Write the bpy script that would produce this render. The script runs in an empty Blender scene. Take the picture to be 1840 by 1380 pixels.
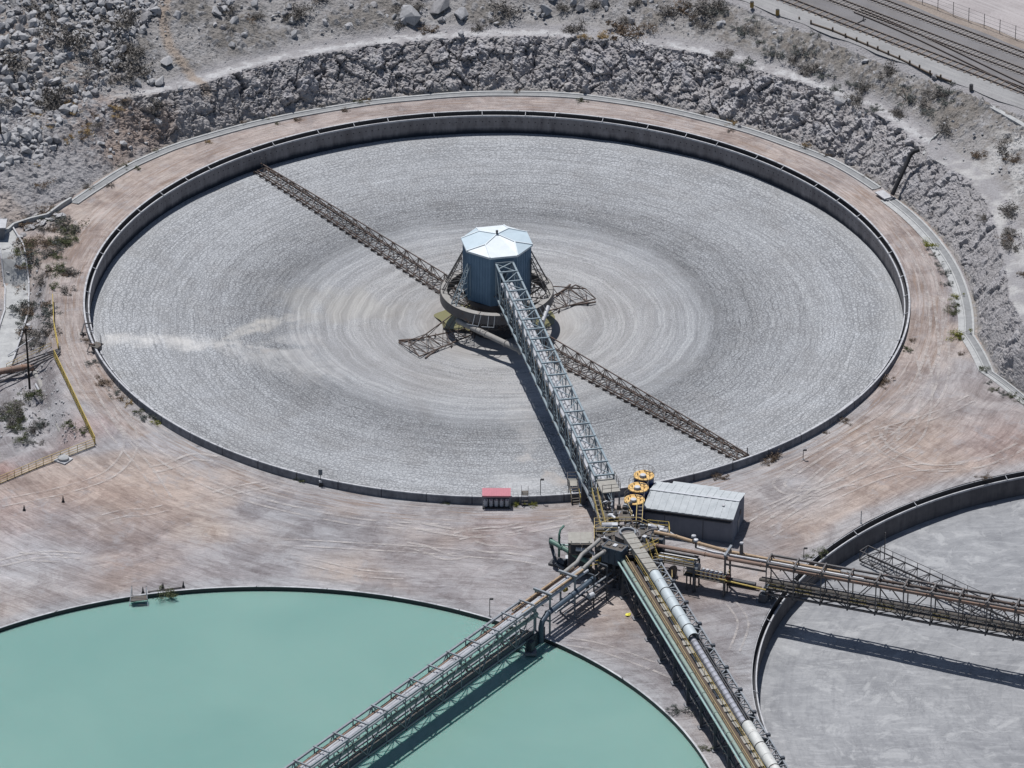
import bpy, bmesh, math, random
import numpy as np
from mathutils import Vector, Matrix
R = math.radians
C = bpy.context.scene.collection
S = bpy.context.scene
# ------------------------------------------------------------------ camera, sky, sun, exposure
FPX, PITCH, ROLL, CX, CD, CH = 10273.94, 0.50164, 0.0034695, 2.25195, 735.089, 387.775
cam = bpy.data.cameras.new('camera'); cam.sensor_width = 36.0; cam.lens = FPX/1840*36
cam.clip_start = 5; cam.clip_end = 6000
co = bpy.data.objects.new('camera', cam); C.objects.link(co); S.camera = co
co.matrix_world = Matrix.Translation((CX, -CD, CH)) @ Matrix.Rotation(math.pi/2-PITCH, 4, 'X') @ Matrix.Rotation(ROLL, 4, 'Z')
TOSUN = Vector((-0.17, 0.29, 1.0)).normalized()
EL = math.asin(TOSUN.z)
w = bpy.data.worlds.new('World'); S.world = w; w.use_nodes = True
sk = w.node_tree.nodes.new('ShaderNodeTexSky'); sk.sky_type = 'NISHITA'; sk.sun_disc = False
sk.sun_elevation = EL; sk.sun_rotation = math.atan2(TOSUN.x, TOSUN.y)
bgn = w.node_tree.nodes['Background']; bgn.inputs[1].default_value = 0.07
w.node_tree.links.new(sk.outputs[0], bgn.inputs[0])
sl = bpy.data.lights.new('sun', 'SUN'); sl.energy = 4.6; sl.angle = R(0.5); sl.color = (1.0, 0.98, 0.96)
so = bpy.data.objects.new('sun', sl); C.objects.link(so)
so.rotation_euler = (-TOSUN).to_track_quat('-Z', 'Y').to_euler()
S.view_settings.view_transform = 'Standard'; S.view_settings.look = 'None'
S.view_settings.exposure = 0.0; S.view_settings.gamma = 1.0

random.seed(7); rng = np.random.default_rng(11)
cP, sP = math.cos(PITCH), math.sin(PITCH)
def G(px, py, z=-1.2):
    """survey helper: the spot at height z that the photograph shows at (px, py)"""
    x = (px-920)/FPX; y = -(py-690)/FPX
    c, s = math.cos(ROLL), math.sin(ROLL); x, y = c*x-s*y, s*x+c*y
    d = (x, cP+y*sP, -sP+y*cP); t = (z-CH)/d[2]
    return Vector((CX+t*d[0], -CD+t*d[1], z))

# ------------------------------------------------------------------ object helpers
def tag(o, label=None, cat=None, group=None, kind=None):
    if label: o['label'] = label
    if cat: o['category'] = cat
    if group: o['group'] = group
    if kind: o['kind'] = kind
    return o
def thing(name, label, cat, loc=(0, 0, 0), group=None):
    o = bpy.data.objects.new(name, None); C.objects.link(o); o.location = loc
    o.empty_display_size = 0.3
    return tag(o, label, cat, group)
class MB:
    def __init__(s): s.v = []; s.f = []
    def add(s, vs, fs):
        b = len(s.v); s.v += [tuple(v) for v in vs]; s.f += [tuple(i+b for i in f) for f in fs]; return s
    def box(s, c, size, ax=None, az=None):
        c = Vector(c); x = Vector(ax).normalized() if ax else Vector((1, 0, 0))
        z = Vector(az).normalized() if az else Vector((0, 0, 1))
        y = z.cross(x).normalized(); z = x.cross(y)
        hx, hy, hz = size[0]/2, size[1]/2, size[2]/2
        vs = [c+x*i*hx+y*j*hy+z*k*hz for k in (-1, 1) for j in (-1, 1) for i in (-1, 1)]
        return s.add(vs, [(0, 2, 3, 1), (4, 5, 7, 6), (0, 1, 5, 4), (2, 6, 7, 3), (0, 4, 6, 2), (1, 3, 7, 5)])
    def bar(s, p, q, w, h=None, up=(0, 0, 1)):
        p = Vector(p); q = Vector(q); d = q-p
        if d.length < 1e-5: return s
        u = Vector(up)
        if abs(d.normalized().dot(u)) > 0.98: u = Vector((0, 1, 0)) if abs(d.normalized().y) < .9 else Vector((1, 0, 0))
        y = u.cross(d).normalized(); z = d.cross(y).normalized()
        return s.box((p+q)/2, (d.length, w, h or w), d, z)
    def tube(s, pts, r, n=8, cap=True):
        pts = [Vector(p) for p in pts]; rs = r if isinstance(r, (list, tuple)) else [r]*len(pts)
        b = len(s.v); ref = None
        for i, p in enumerate(pts):
            a = pts[max(i-1, 0)]; c = pts[min(i+1, len(pts)-1)]; d = (c-a).normalized()
            if ref is None: ref = Vector((0, 0, 1)) if abs(d.z) < .9 else Vector((1, 0, 0))
            u = (ref-d*ref.dot(d)).normalized(); v = d.cross(u); ref = u
            for k in range(n):
                t = 2*math.pi*k/n; s.v.append(tuple(p+(u*math.cos(t)+v*math.sin(t))*rs[i]))
        for i in range(len(pts)-1):
            for k in range(n):
                k2 = (k+1) % n; s.f.append((b+i*n+k, b+i*n+k2, b+(i+1)*n+k2, b+(i+1)*n+k))
        if cap:
            s.f.append(tuple(b+k for k in range(n))[::-1]); s.f.append(tuple(b+(len(pts)-1)*n+k for k in range(n)))
        return s
    def lathe(s, prof, n=64, c=(0, 0, 0), a0=0, a1=2*math.pi):
        full = abs(a1-a0-2*math.pi) < 1e-6; m = n if full else n+1; b = len(s.v); k = len(prof)
        for i in range(m):
            t = a0+(a1-a0)*i/n
            for (r, z) in prof: s.v.append((c[0]+r*math.cos(t), c[1]+r*math.sin(t), c[2]+z))
        for i in range(n):
            i2 = (i+1) % m
            for j in range(k-1): s.f.append((b+i*k+j, b+i2*k+j, b+i2*k+j+1, b+i*k+j+1))
        return s
    def prism(s, poly, z0, z1):
        n = len(poly); b = len(s.v)
        s.v += [(p[0], p[1], z0) for p in poly]+[(p[0], p[1], z1) for p in poly]
        s.f.append(tuple(b+i for i in range(n))[::-1]); s.f.append(tuple(b+n+i for i in range(n)))
        for i in range(n): s.f.append((b+i, b+(i+1) % n, b+n+(i+1) % n, b+n+i))
        return s
    def build(s, name, m, parent=None, smooth=False, label=None):
        me = bpy.data.meshes.new(name); 
        off = parent.matrix_basis.translation if parent is not None and parent.type == 'EMPTY' else Vector((0, 0, 0))
        if parent is not None and parent.type != 'EMPTY' and parent.parent is not None: off = parent.parent.location
        if parent is None and s.v:
            a = np.array(s.v); lo = a.min(0); hi = a.max(0); off = Vector(((lo[0]+hi[0])/2, (lo[1]+hi[1])/2, lo[2]))
        me.from_pydata([(v[0]-off[0], v[1]-off[1], v[2]-off[2]) for v in s.v], [], s.f)
        me.materials.append(m); me.validate(); me.update()
        bm = bmesh.new(); bm.from_mesh(me); bmesh.ops.recalc_face_normals(bm, faces=bm.faces); bm.to_mesh(me); bm.free()
        if smooth:
            me.polygons.foreach_set('use_smooth', [True]*len(me.polygons))
            try: me.set_sharp_from_angle(angle=R(40))
            except Exception: pass
        o = bpy.data.objects.new(name, me); C.objects.link(o)
        if parent is not None: o.parent = parent
        else: o.location = off
        if label: o['label'] = label
        return o
def dup(o, loc=None, rz=None, scale=None, label=None, group=None, parent=None):
    c = o.copy(); C.objects.link(c)
    if parent: c.parent = parent
    if loc is not None: c.location = loc
    if rz is not None: c.rotation_euler = (0, 0, rz)
    if scale is not None: c.scale = scale if isinstance(scale, (tuple, list)) else (scale,)*3
    if label: c['label'] = label
    if group: c['group'] = group
    for ch in list(o.children):
        d = ch.copy(); C.objects.link(d); d.parent = c
        for g in list(ch.children):
            e = g.copy(); C.objects.link(e); e.parent = d
    return c
def grid_mesh(name, X, Y, Z, m, keep=None, col=None, smooth=True):
    nr, nc = X.shape; V = np.stack([X, Y, Z], -1).reshape(-1, 3)
    i = np.arange(nr*nc).reshape(nr, nc)
    Q = np.stack([i[:-1, :-1], i[:-1, 1:], i[1:, 1:], i[1:, :-1]], -1).reshape(-1, 4)
    if keep is not None: Q = Q[keep(V, Q)]
    me = bpy.data.meshes.new(name); me.vertices.add(len(V)); me.vertices.foreach_set('co', V.ravel())
    me.loops.add(Q.size); me.loops.foreach_set('vertex_index', Q.ravel().astype(np.int32))
    me.polygons.add(len(Q)); me.polygons.foreach_set('loop_start', np.arange(0, Q.size, 4, dtype=np.int32))
    me.polygons.foreach_set('use_smooth', np.full(len(Q), smooth))
    me.update(calc_edges=True); me.validate()
    if col is not None:
        a = me.color_attributes.new('tint', 'FLOAT_COLOR', 'POINT')
        a.data.foreach_set('color', (col.reshape(-1, 4) if col.shape[-1] == 4 else np.concatenate([col.reshape(-1, 3), np.ones((len(V), 1))], 1)).ravel())
    me.materials.append(m); o = bpy.data.objects.new(name, me); C.objects.link(o); return o

# ------------------------------------------------------------------ numpy noise
def hsh(ix, iy, iz, k=0):
    n = (ix*73856093 ^ iy*19349663 ^ iz*83492791 ^ (k*2654435761 & 0x7fffffff)) & 0x7fffffff
    n = (n ^ (n >> 13))*1274126177 & 0x7fffffff; n = (n ^ (n >> 16)); n = n*2246822519 & 0x7fffffff
    return ((n ^ (n >> 15)) & 0xffffff)/float(0xffffff)
def vnoise(P, k=0):
    f = np.floor(P).astype(np.int64); t = P-f; t = t*t*(3-2*t); r = 0
    for dx in (0, 1):
        for dy in (0, 1):
            for dz in (0, 1):
                wgt = (t[:, 0] if dx else 1-t[:, 0])*(t[:, 1] if dy else 1-t[:, 1])*(t[:, 2] if dz else 1-t[:, 2])
                r = r+wgt*hsh(f[:, 0]+dx, f[:, 1]+dy, f[:, 2]+dz, k)
    return r*2-1
def fbm(P, o=4, k=0):
    r = 0; a = 1; 
    for i in range(o): r = r+a*vnoise(P*2.0**i+i*17.3, k+i); a *= .5
    return r
def blocks(P, k=0):
    """faceted block pattern: (height of a tilted random facet, distance to its edge)"""
    f = np.floor(P).astype(np.int64); n = len(P); d1 = np.full(n, 9.); d2 = np.full(n, 9.); h = np.zeros(n)
    for dx in (-1, 0, 1):
        for dy in (-1, 0, 1):
            for dz in (-1, 0, 1):
                c = f+np.array([dx, dy, dz]); q = np.stack([hsh(c[:, 0], c[:, 1], c[:, 2], k+j) for j in range(3)], 1)
                v = P-(c+q); d = np.sqrt((v*v).sum(1)); g = np.stack([hsh(c[:, 0], c[:, 1], c[:, 2], k+5+j) for j in range(4)], 1)-.5
                hh = g[:, 3]*1.2+(v*g[:, :3]).sum(1)*2.2
                near = d < d1; d2 = np.where(near, d1, np.minimum(d2, d)); h = np.where(near, hh, h); d1 = np.where(near, d, d1)
    return h, d2-d1
def sst(a, b, x): t = np.clip((x-a)/(b-a), 0, 1); return t*t*(3-2*t)

# ------------------------------------------------------------------ materials
class NT:
    def __init__(s, name):
        s.m = bpy.data.materials.new(name); s.m.use_nodes = True; s.t = s.m.node_tree
        s.p = s.t.nodes['Principled BSDF']; s.out = s.t.nodes['Material Output']
    def n(s, typ, **kw):
        o = s.t.nodes.new('ShaderNode'+typ)
        ins = kw.pop('i', {})
        for k, v in kw.items(): setattr(o, k, v)
        for k, v in ins.items(): s.set(o.inputs[k], v)
        return o
    def set(s, sock, v):
        if hasattr(v, 'is_linked') and not isinstance(v, (int, float, tuple)): s.t.links.new(v, sock)
        else: sock.default_value = v
    def math(s, op, a, b=0.0, c=None, clamp=False):
        o = s.n('Math', operation=op, use_clamp=clamp); s.set(o.inputs[0], a); s.set(o.inputs[1], b)
        if c is not None: s.set(o.inputs[2], c)
        return o.outputs[0]
    def mix(s, fac, a, b, mode='MIX'):
        o = s.n('Mix', data_type='RGBA', blend_type=mode); s.set(o.inputs[0], fac)
        for sk_, v in ((o.inputs[6], a), (o.inputs[7], b)):
            s.set(sk_, (v[0], v[1], v[2], 1.0) if isinstance(v, tuple) else v)
        return o.outputs[2]
    def noise(s, vec, scale, detail=4, rough=.55, dist=0.0):
        o = s.n('TexNoise', i={'Scale': float(scale), 'Detail': float(detail), 'Roughness': rough, 'Distortion': dist})
        if vec is not None: s.t.links.new(vec, o.inputs['Vector'])
        return o.outputs[0]
    def vor(s, vec, scale, feature='F1', out='Distance', rnd=1.0):
        o = s.n('TexVoronoi', feature=feature, i={'Scale': float(scale), 'Randomness': rnd})
        if vec is not None: s.t.links.new(vec, o.inputs['Vector'])
        return o.outputs[out]
    def ramp(s, fac, stops):
        o = s.n('ValToRGB'); e = o.color_ramp.elements
        while len(e) < len(stops): e.new(.5)
        for el, (p, c) in zip(e, stops): el.position = p; el.color = (c, c, c, 1) if isinstance(c, (int, float)) else (*c, 1)
        s.t.links.new(fac, o.inputs[0]); return o.outputs[0]
    def rng(s, v, a, b, c=0.0, d=1.0):
        o = s.n('MapRange', i={1: a, 2: b, 3: c, 4: d}); s.t.links.new(v, o.inputs[0]); return o.outputs[0]
    def bump(s, h, strength=.5, dist=.1, prev=None):
        o = s.n('Bump', i={'Strength': strength, 'Distance': dist}); s.t.links.new(h, o.inputs['Height'])
        if prev is not None: s.t.links.new(prev, o.inputs['Normal'])
        return o.outputs[0]
    def pos(s): return s.n('NewGeometry').outputs['Position']
    def xyz(s, v):
        o = s.n('SeparateXYZ'); s.t.links.new(v, o.inputs[0]); return o.outputs
    def vec(s, x, y, z=0.0):
        o = s.n('CombineXYZ'); s.set(o.inputs[0], x); s.set(o.inputs[1], y); s.set(o.inputs[2], z); return o.outputs[0]
    def polar(s, cx=0.0, cy=0.0):
        p = s.xyz(s.pos()); x = s.math('SUBTRACT', p[0], cx); y = s.math('SUBTRACT', p[1], cy)
        r = s.math('SQRT', s.math('ADD', s.math('MULTIPLY', x, x), s.math('MULTIPLY', y, y)))
        return r, s.math('ARCTAN2', y, x)
    def attr(s, name='tint'): return s.n('Attribute', attribute_name=name).outputs['Color']
    def done(s, col=None, rough=None, nrm=None, metal=None, spec=.35):
        if col is not None: s.set(s.p.inputs['Base Color'], (*col, 1) if isinstance(col, tuple) and len(col) == 3 else col)
        if rough is not None: s.set(s.p.inputs['Roughness'], rough)
        if metal is not None: s.set(s.p.inputs['Metallic'], metal)
        if nrm is not None: s.t.links.new(nrm, s.p.inputs['Normal'])
        s.p.inputs['Specular IOR Level'].default_value = spec
        return s.m
def simple(name, col, rough=.6, metal=0.0, var=.25, scale=1.5, rust=0.0, bump=0.0, spec=.35, rustcol=(.16, .075, .04)):
    t = NT(name); p = t.pos(); n1 = t.noise(p, scale, 6, .65); n2 = t.noise(p, scale*7, 3)
    f = t.math('ADD', t.math('MULTIPLY', n1, .7), t.math('MULTIPLY', n2, .3))
    lo = tuple(c*(1-var) for c in col); hi = tuple(min(1, c*(1+var)) for c in col)
    c = t.mix(t.rng(f, .3, .7), lo, hi)
    if rust > 0: c = t.mix(t.rng(t.noise(p, scale*1.7, 7, .7), .62-rust*.3, .72), c, rustcol)
    nr = t.bump(n2, bump, .03) if bump else None
    return t.done(c, rough, nr, metal, spec)
# ------------------------------------------------------------------ where the tanks stand (centre x, y, rim height)
T1 = (0.0, 0.0, 0.0); T2 = (-30.42, -142.16, -1.0); T3 = (93.18, -106.32, -1.29); RT = 60.0
HUB = (17.5, -78.3)
# ------------------------------------------------------------------ setting materials
def mat_ground():
    t = NT('yard_dirt'); p = t.pos(); r, th = t.polar(0, 0); r2, th2 = t.polar(T2[0], T2[1])
    wp = t.noise(p, .07, 3); rw = t.math('ADD', r, t.math('MULTIPLY', wp, 3.0))
    s1 = t.noise(t.vec(t.math('MULTIPLY', rw, .9), t.math('MULTIPLY', th, 9.0), 0.0), 1.0, 7, .72, .35)
    s2 = t.noise(t.vec(t.math('MULTIPLY', rw, 5.5), t.math('MULTIPLY', th, 22.0)), 1.0, 6, .75, .2)
    s3 = t.noise(t.vec(t.math('MULTIPLY', r2, 4.6), t.math('MULTIPLY', th2, 22.0)), 1.0, 7, .75, .25)
    n1 = t.noise(p, .35, 8, .75, .5); n2 = t.noise(p, 3.0, 8, .8); n3 = t.noise(p, .10, 6, .68, .9); n4 = t.noise(p, .19, 7, .75, .6)
    c = t.attr()
    def mul(f, a, b, k, q):
        nonlocal c
        c = t.mix(t.rng(f, a, b, 0, k), c, t.mix(1.0, c, q, 'MULTIPLY'))
    mul(n3, .47, .58, .8, (.70, .675, .675)); mul(n4, .52, .60, .6, (.72, .69, .69)); mul(n4, .44, .36, .6, (1.22, 1.20, 1.19))
    mul(s1, .47, .59, .7, (.70, .675, .67)); mul(s1, .44, .32, .5, (1.22, 1.21, 1.21)); mul(s2, .53, .61, .6, (1.30, 1.28, 1.28)); mul(s3, .53, .61, .5, (.68, .66, .665)); mul(s2, .46, .38, .6, (.68, .66, .66)); mul(s3, .45, .38, .4, (1.24, 1.23, 1.23))
    c = t.mix(t.rng(n1, .53, .66, 0, .5), c, (.355, .35, .365)); mul(n2, .54, .66, .6, (.66, .64, .64)); mul(n2, .44, .34, .45, (1.3, 1.29, 1.29))
    lane = t.ramp(t.math('DIVIDE', t.math('SUBTRACT', r, 60.0), 10.0), [(.0, .2), (.06, .9), (.50, .9), (.62, 0)])
    w1 = t.noise(t.vec(t.math('MULTIPLY', r, 2.3), t.math('MULTIPLY', th, 5.0)), 1.0, 6, .7); w2 = t.noise(t.vec(t.math('MULTIPLY', r, 5.0), t.math('MULTIPLY', th, 11.0), 4.0), 1.0, 6, .75)
    c = t.mix(t.math('MULTIPLY', lane, t.rng(w1, .52, .62, 0, .8)), c, (.27, .20, .16)); c = t.mix(t.math('MULTIPLY', lane, t.rng(w1, .46, .38, 0, .6)), c, (.50, .45, .42)); c = t.mix(t.math('MULTIPLY', lane, t.rng(w2, .56, .64, 0, .6)), c, (.23, .175, .14))
    h = t.math('ADD', t.math('ADD', s2, s3), t.math('MULTIPLY', n2, 1.6))
    return t.done(c, .95, t.bump(h, .9, .16), spec=.08)
def mat_hill():
    t = NT('crushed_rock'); p = t.pos()
    n1 = t.noise(p, .5, 7, .7, .5); n2 = t.noise(p, 3.5, 6, .7); v1 = t.vor(p, 2.2, rnd=1.0); v2 = t.vor(p, 6.0)
    c = t.attr()
    c = t.mix(t.rng(n1, .45, .7, 0, .5), c, t.mix(1.0, c, (.70, .67, .66), 'MULTIPLY'))
    c = t.mix(t.rng(n2, .45, .72, 0, .6), c, t.mix(1.0, c, (1.35, 1.35, 1.36), 'MULTIPLY'))
    c = t.mix(t.rng(n2, .30, .45, .5, 0), c, t.mix(1.0, c, (.55, .53, .53), 'MULTIPLY'))
    h = t.math('ADD', t.math('MULTIPLY', v1, .6), t.math('ADD', t.math('MULTIPLY', v2, .35), n2))
    return t.done(c, .95, t.bump(h, .8, .25), spec=.1)
def mat_mud():
    t = NT('cracked_tailings'); p = t.pos(); r, th = t.polar(0, 0); rn_ = t.math('DIVIDE', r, 60.0)
    wr = t.math('MULTIPLY', t.math('SUBTRACT', t.noise(p, .20, 3), .5), 1.3)
    rw = t.math('ADD', r, wr); v = t.vec(t.math('MULTIPLY', rw, 2.15), t.math('MULTIPLY', th, 92.0), 0.0)
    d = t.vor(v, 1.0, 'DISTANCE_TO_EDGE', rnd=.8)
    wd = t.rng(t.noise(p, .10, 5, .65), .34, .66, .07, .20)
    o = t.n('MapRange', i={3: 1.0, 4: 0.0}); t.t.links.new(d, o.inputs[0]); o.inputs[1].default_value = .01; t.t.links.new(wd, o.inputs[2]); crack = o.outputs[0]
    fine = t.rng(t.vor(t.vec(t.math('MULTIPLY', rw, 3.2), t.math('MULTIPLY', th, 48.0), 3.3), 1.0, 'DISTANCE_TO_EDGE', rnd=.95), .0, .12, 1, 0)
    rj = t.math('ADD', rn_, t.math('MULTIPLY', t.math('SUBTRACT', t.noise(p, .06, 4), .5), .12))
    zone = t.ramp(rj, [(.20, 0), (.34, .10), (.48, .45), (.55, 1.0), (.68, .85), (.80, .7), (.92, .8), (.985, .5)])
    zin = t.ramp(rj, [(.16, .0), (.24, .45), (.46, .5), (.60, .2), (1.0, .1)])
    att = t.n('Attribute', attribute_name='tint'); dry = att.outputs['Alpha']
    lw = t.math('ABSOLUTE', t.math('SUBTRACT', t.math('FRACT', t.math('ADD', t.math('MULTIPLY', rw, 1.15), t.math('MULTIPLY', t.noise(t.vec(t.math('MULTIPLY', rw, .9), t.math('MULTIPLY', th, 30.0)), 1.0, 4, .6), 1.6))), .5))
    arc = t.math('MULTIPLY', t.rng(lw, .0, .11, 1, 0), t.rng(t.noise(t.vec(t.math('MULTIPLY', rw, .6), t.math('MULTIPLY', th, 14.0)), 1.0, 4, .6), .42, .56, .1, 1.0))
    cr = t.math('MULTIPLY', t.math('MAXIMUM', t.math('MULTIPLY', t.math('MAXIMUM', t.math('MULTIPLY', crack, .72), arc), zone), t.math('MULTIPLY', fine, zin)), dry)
    cx_ = t.math('COSINE', th); sx_ = t.math('SINE', th); pv_ = lambda f, k: t.vec(t.math('MULTIPLY', rw, f), t.math('MULTIPLY', cx_, k), t.math('MULTIPLY', sx_, k))
    st = t.noise(pv_(2.4, 2.2), 1.0, 6, .7); st2 = t.noise(pv_(.55, 1.1), 1.0, 5, .65)
    rk = t.noise(pv_(2.0, .7), 1.0, 4, .6, .0); rkz = t.ramp(rj, [(.14, .15), (.24, .6), (.50, .65), (.58, .35), (1.0, .25)])
    pl = t.n('TexVoronoi', feature='F1', i={'Scale': 1.0, 'Randomness': .8}); t.t.links.new(v, pl.inputs['Vector']); plate = t.xyz(pl.outputs['Color'])[0]
    n3 = t.noise(p, .09, 6, .65, 1.0)
    c = att.outputs['Color']
    band = t.ramp(rj, [(.0, .96), (.14, .98), (.22, 1.03), (.33, 1.08), (.46, 1.05), (.535, .80), (.60, .84), (.70, .97), (.84, 1.02), (1.0, 1.0)])
    c = t.mix(1.0, c, band, 'MULTIPLY')
    c = t.mix(t.rng(st, .40, .60, .55, 0), c, t.mix(1.0, c, (.76, .755, .75), 'MULTIPLY')); c = t.mix(t.rng(st2, .46, .60, 0, .55), c, t.mix(1.0, c, (.82, .815, .81), 'MULTIPLY'))
    c = t.mix(t.math('MULTIPLY', t.rng(rk, .47, .56, 1, 0), rkz), c, t.mix(1.0, c, (.82, .82, .825), 'MULTIPLY')); c = t.mix(t.math('MULTIPLY', t.rng(rk, .55, .62, 0, 1), rkz), c, t.mix(1.0, c, (1.08, 1.08, 1.075), 'MULTIPLY'))
    c = t.mix(t.rng(n3, .48, .62, 0, .5), c, t.mix(1.0, c, (.84, .82, .80), 'MULTIPLY'))
    c = t.mix(t.math('MULTIPLY', plate, t.math('MULTIPLY', zone, .22)), c, t.mix(1.0, c, (1.22, 1.22, 1.22), 'MULTIPLY'))
    c = t.mix(t.math('MULTIPLY', cr, .92), c, (.055, .058, .066))  # cracks' own dark tone plus the shade inside them, painted into the colour
    h = t.math('SUBTRACT', t.math('ADD', t.math('MULTIPLY', st, .5), t.math('MULTIPLY', t.noise(p, 3.0, 5, .7), .5)), t.math('MULTIPLY', cr, 1.2))
    return t.done(c, .95, t.bump(h, .65, .15), spec=.05)
def mat_mud3():
    t = NT('damp_tailings'); p = t.pos(); r, th = t.polar(T3[0], T3[1])
    n1 = t.noise(p, .10, 6, .62, 1.5); n2 = t.noise(p, .9, 6, .65)
    v = t.vec(t.math('MULTIPLY', r, 1.6), t.math('MULTIPLY', th, 42.0), 0.0)
    d = t.vor(v, 1.0, 'DISTANCE_TO_EDGE'); cr = t.math('MULTIPLY', t.rng(d, 0, .10, 1, 0), t.rng(t.noise(p, .16, 4), .42, .66, .0, .2))
    st = t.noise(t.vec(t.math('MULTIPLY', t.xyz(p)[0], .25), t.math('MULTIPLY', t.xyz(p)[1], 1.1)), 1.0, 7, .7, .8)
    c = t.mix(t.rng(n1, .3, .7), (.205, .21, .222), (.30, .305, .315))
    c = t.mix(t.rng(st, .50, .68, 0, .65), c, (.36, .365, .375))
    c = t.mix(t.rng(n2, .5, .68, 0, .5), c, (.175, .18, .192)); c = t.mix(cr, c, (.11, .113, .12))
    h = t.math('SUBTRACT', t.math('ADD', st, t.math('MULTIPLY', n2, .8)), cr)
    st4 = t.noise(t.vec(t.math('MULTIPLY', r, .9), t.math('MULTIPLY', th, 5.0)), 1.0, 6, .7); c = t.mix(t.rng(st4, .50, .62, 0, .5), c, t.mix(1.0, c, (.76, .765, .78), 'MULTIPLY')); c = t.mix(t.rng(t.noise(p, .14, 6, .7, 2.0), .54, .62, 0, .5), c, (.40, .405, .41)); return t.done(c, .85, t.bump(h, .7, .16), spec=.15)
def mat_water():
    t = NT('turquoise_process_water'); p = t.pos(); n = t.rng(t.noise(p, .035, 4, .5, .6), .35, .65); n2 = t.noise(p, 1.6, 3)
    c = t.mix(n, (.16, .283, .254), (.185, .308, .274))
    t.p.inputs['Subsurface Weight'].default_value = .85
    t.p.inputs['Subsurface Radius'].default_value = (.5, 1.0, .95); t.p.inputs['Subsurface Scale'].default_value = 1.1
    return t.done(c, .22, t.bump(n2, .05, .05), spec=.3)
def mat_concrete(name, a, b, streak=True):
    t = NT(name); p = t.pos(); q = t.xyz(p)
    n1 = t.noise(p, .6, 6, .65); n2 = t.noise(t.vec(t.math('MULTIPLY', q[0], 1.5), t.math('MULTIPLY', q[1], 1.5), t.math('MULTIPLY', q[2], .15)), 1.0, 5, .7)
    f = t.math('ADD', t.math('MULTIPLY', n1, .5), t.math('MULTIPLY', n2, .5)); c = t.mix(t.rng(f, .33, .67), a, b)
    return t.done(c, .9, t.bump(t.noise(p, 8, 3), .2, .02), spec=.15)
M = {}
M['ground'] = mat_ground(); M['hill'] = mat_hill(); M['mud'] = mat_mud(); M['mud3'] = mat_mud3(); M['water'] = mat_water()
M['coping'] = mat_concrete('pale_concrete', (.28, .285, .305), (.50, .505, .52))
M['wall_in'] = mat_concrete('stained_concrete', (.075, .072, .078), (.15, .145, .15))
M['wall_out'] = mat_concrete('grey_concrete', (.14, .145, .16), (.23, .235, .25))
M['gutter'] = mat_concrete('gutter_concrete', (.27, .275, .28), (.43, .435, .43))
M['white_dust'] = mat_concrete('white_dust', (.42, .42, .43), (.62, .62, .63))
def mat_inner():
    t = NT('stained_dark_foot_wall'); p = t.pos(); q = t.xyz(p); r, th = t.polar(0, 0); z = q[2]; th = t.math('MULTIPLY', th, 58.0)
    n1 = t.noise(t.vec(th, t.math('MULTIPLY', z, .25)), .8, 6, .7); n2 = t.noise(t.vec(t.math('MULTIPLY', th, .12), t.math('MULTIPLY', z, 3.0)), 1.0, 6, .7); n3 = t.noise(p, 1.5, 6, .7)
    c = t.mix(t.rng(n1, .35, .65), (.15, .138, .14), (.255, .24, .243)); c = t.mix(t.rng(n2, .52, .66, 0, .6), c, (.25, .24, .245)); c = t.mix(t.rng(n3, .55, .7, 0, .5), c, (.08, .077, .08)); c = t.mix(t.rng(t.math('ADD', z, t.math('MULTIPLY', n1, .9)), -2.05, -2.75, 0, .93), c, (.018, .024, .036))  # streaks and stains, then blended to near-black navy towards the wall foot
    u = t.math('ABSOLUTE', t.math('SUBTRACT', t.math('FRACT', th), .5)); w_ = t.math('ABSOLUTE', t.math('ADD', z, 1.55)); dot = t.math('MULTIPLY', t.math('LESS_THAN', u, .09), t.math('LESS_THAN', w_, .09))
    return t.done(t.mix(t.math('MULTIPLY', dot, .85), c, (.02, .02, .022)), .9, t.bump(n3, .3, .03), spec=.15)
def mat_outer(name, a, b, jd):
    t = NT(name); p = t.pos(); q = t.xyz(p); r, th = t.polar(0, 0); n = t.noise(p, .5, 7, .7); n2 = t.noise(t.vec(t.math('MULTIPLY', th, 70.0), t.math('MULTIPLY', q[2], .5)), 1.0, 6, .7); n3 = t.noise(p, 4.0, 6, .7)
    c = t.mix(t.rng(n, .35, .65), a, b); c = t.mix(t.rng(n2, .52, .64, 0, .6), c, tuple(x*.6 for x in a)); c = t.mix(t.rng(n2, .46, .36, 0, .45), c, tuple(x*1.35 for x in b)); c = t.mix(t.rng(n3, .56, .7, 0, .5), c, tuple(x*.7 for x in a))
    u = t.math('ABSOLUTE', t.math('SUBTRACT', t.math('FRACT', t.math('MULTIPLY', th, 9.55)), .5)); return t.done(t.mix(t.math('MULTIPLY', t.math('LESS_THAN', u, jd), .8), c, (.03, .03, .034)), .9, t.bump(n3, .3, .03), spec=.12)
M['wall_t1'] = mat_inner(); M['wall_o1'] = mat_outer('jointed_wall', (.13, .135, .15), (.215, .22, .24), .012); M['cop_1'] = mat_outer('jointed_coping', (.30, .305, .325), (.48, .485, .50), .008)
M['launder'] = simple('wet_channel', (.035, .035, .04), .5)

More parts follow.
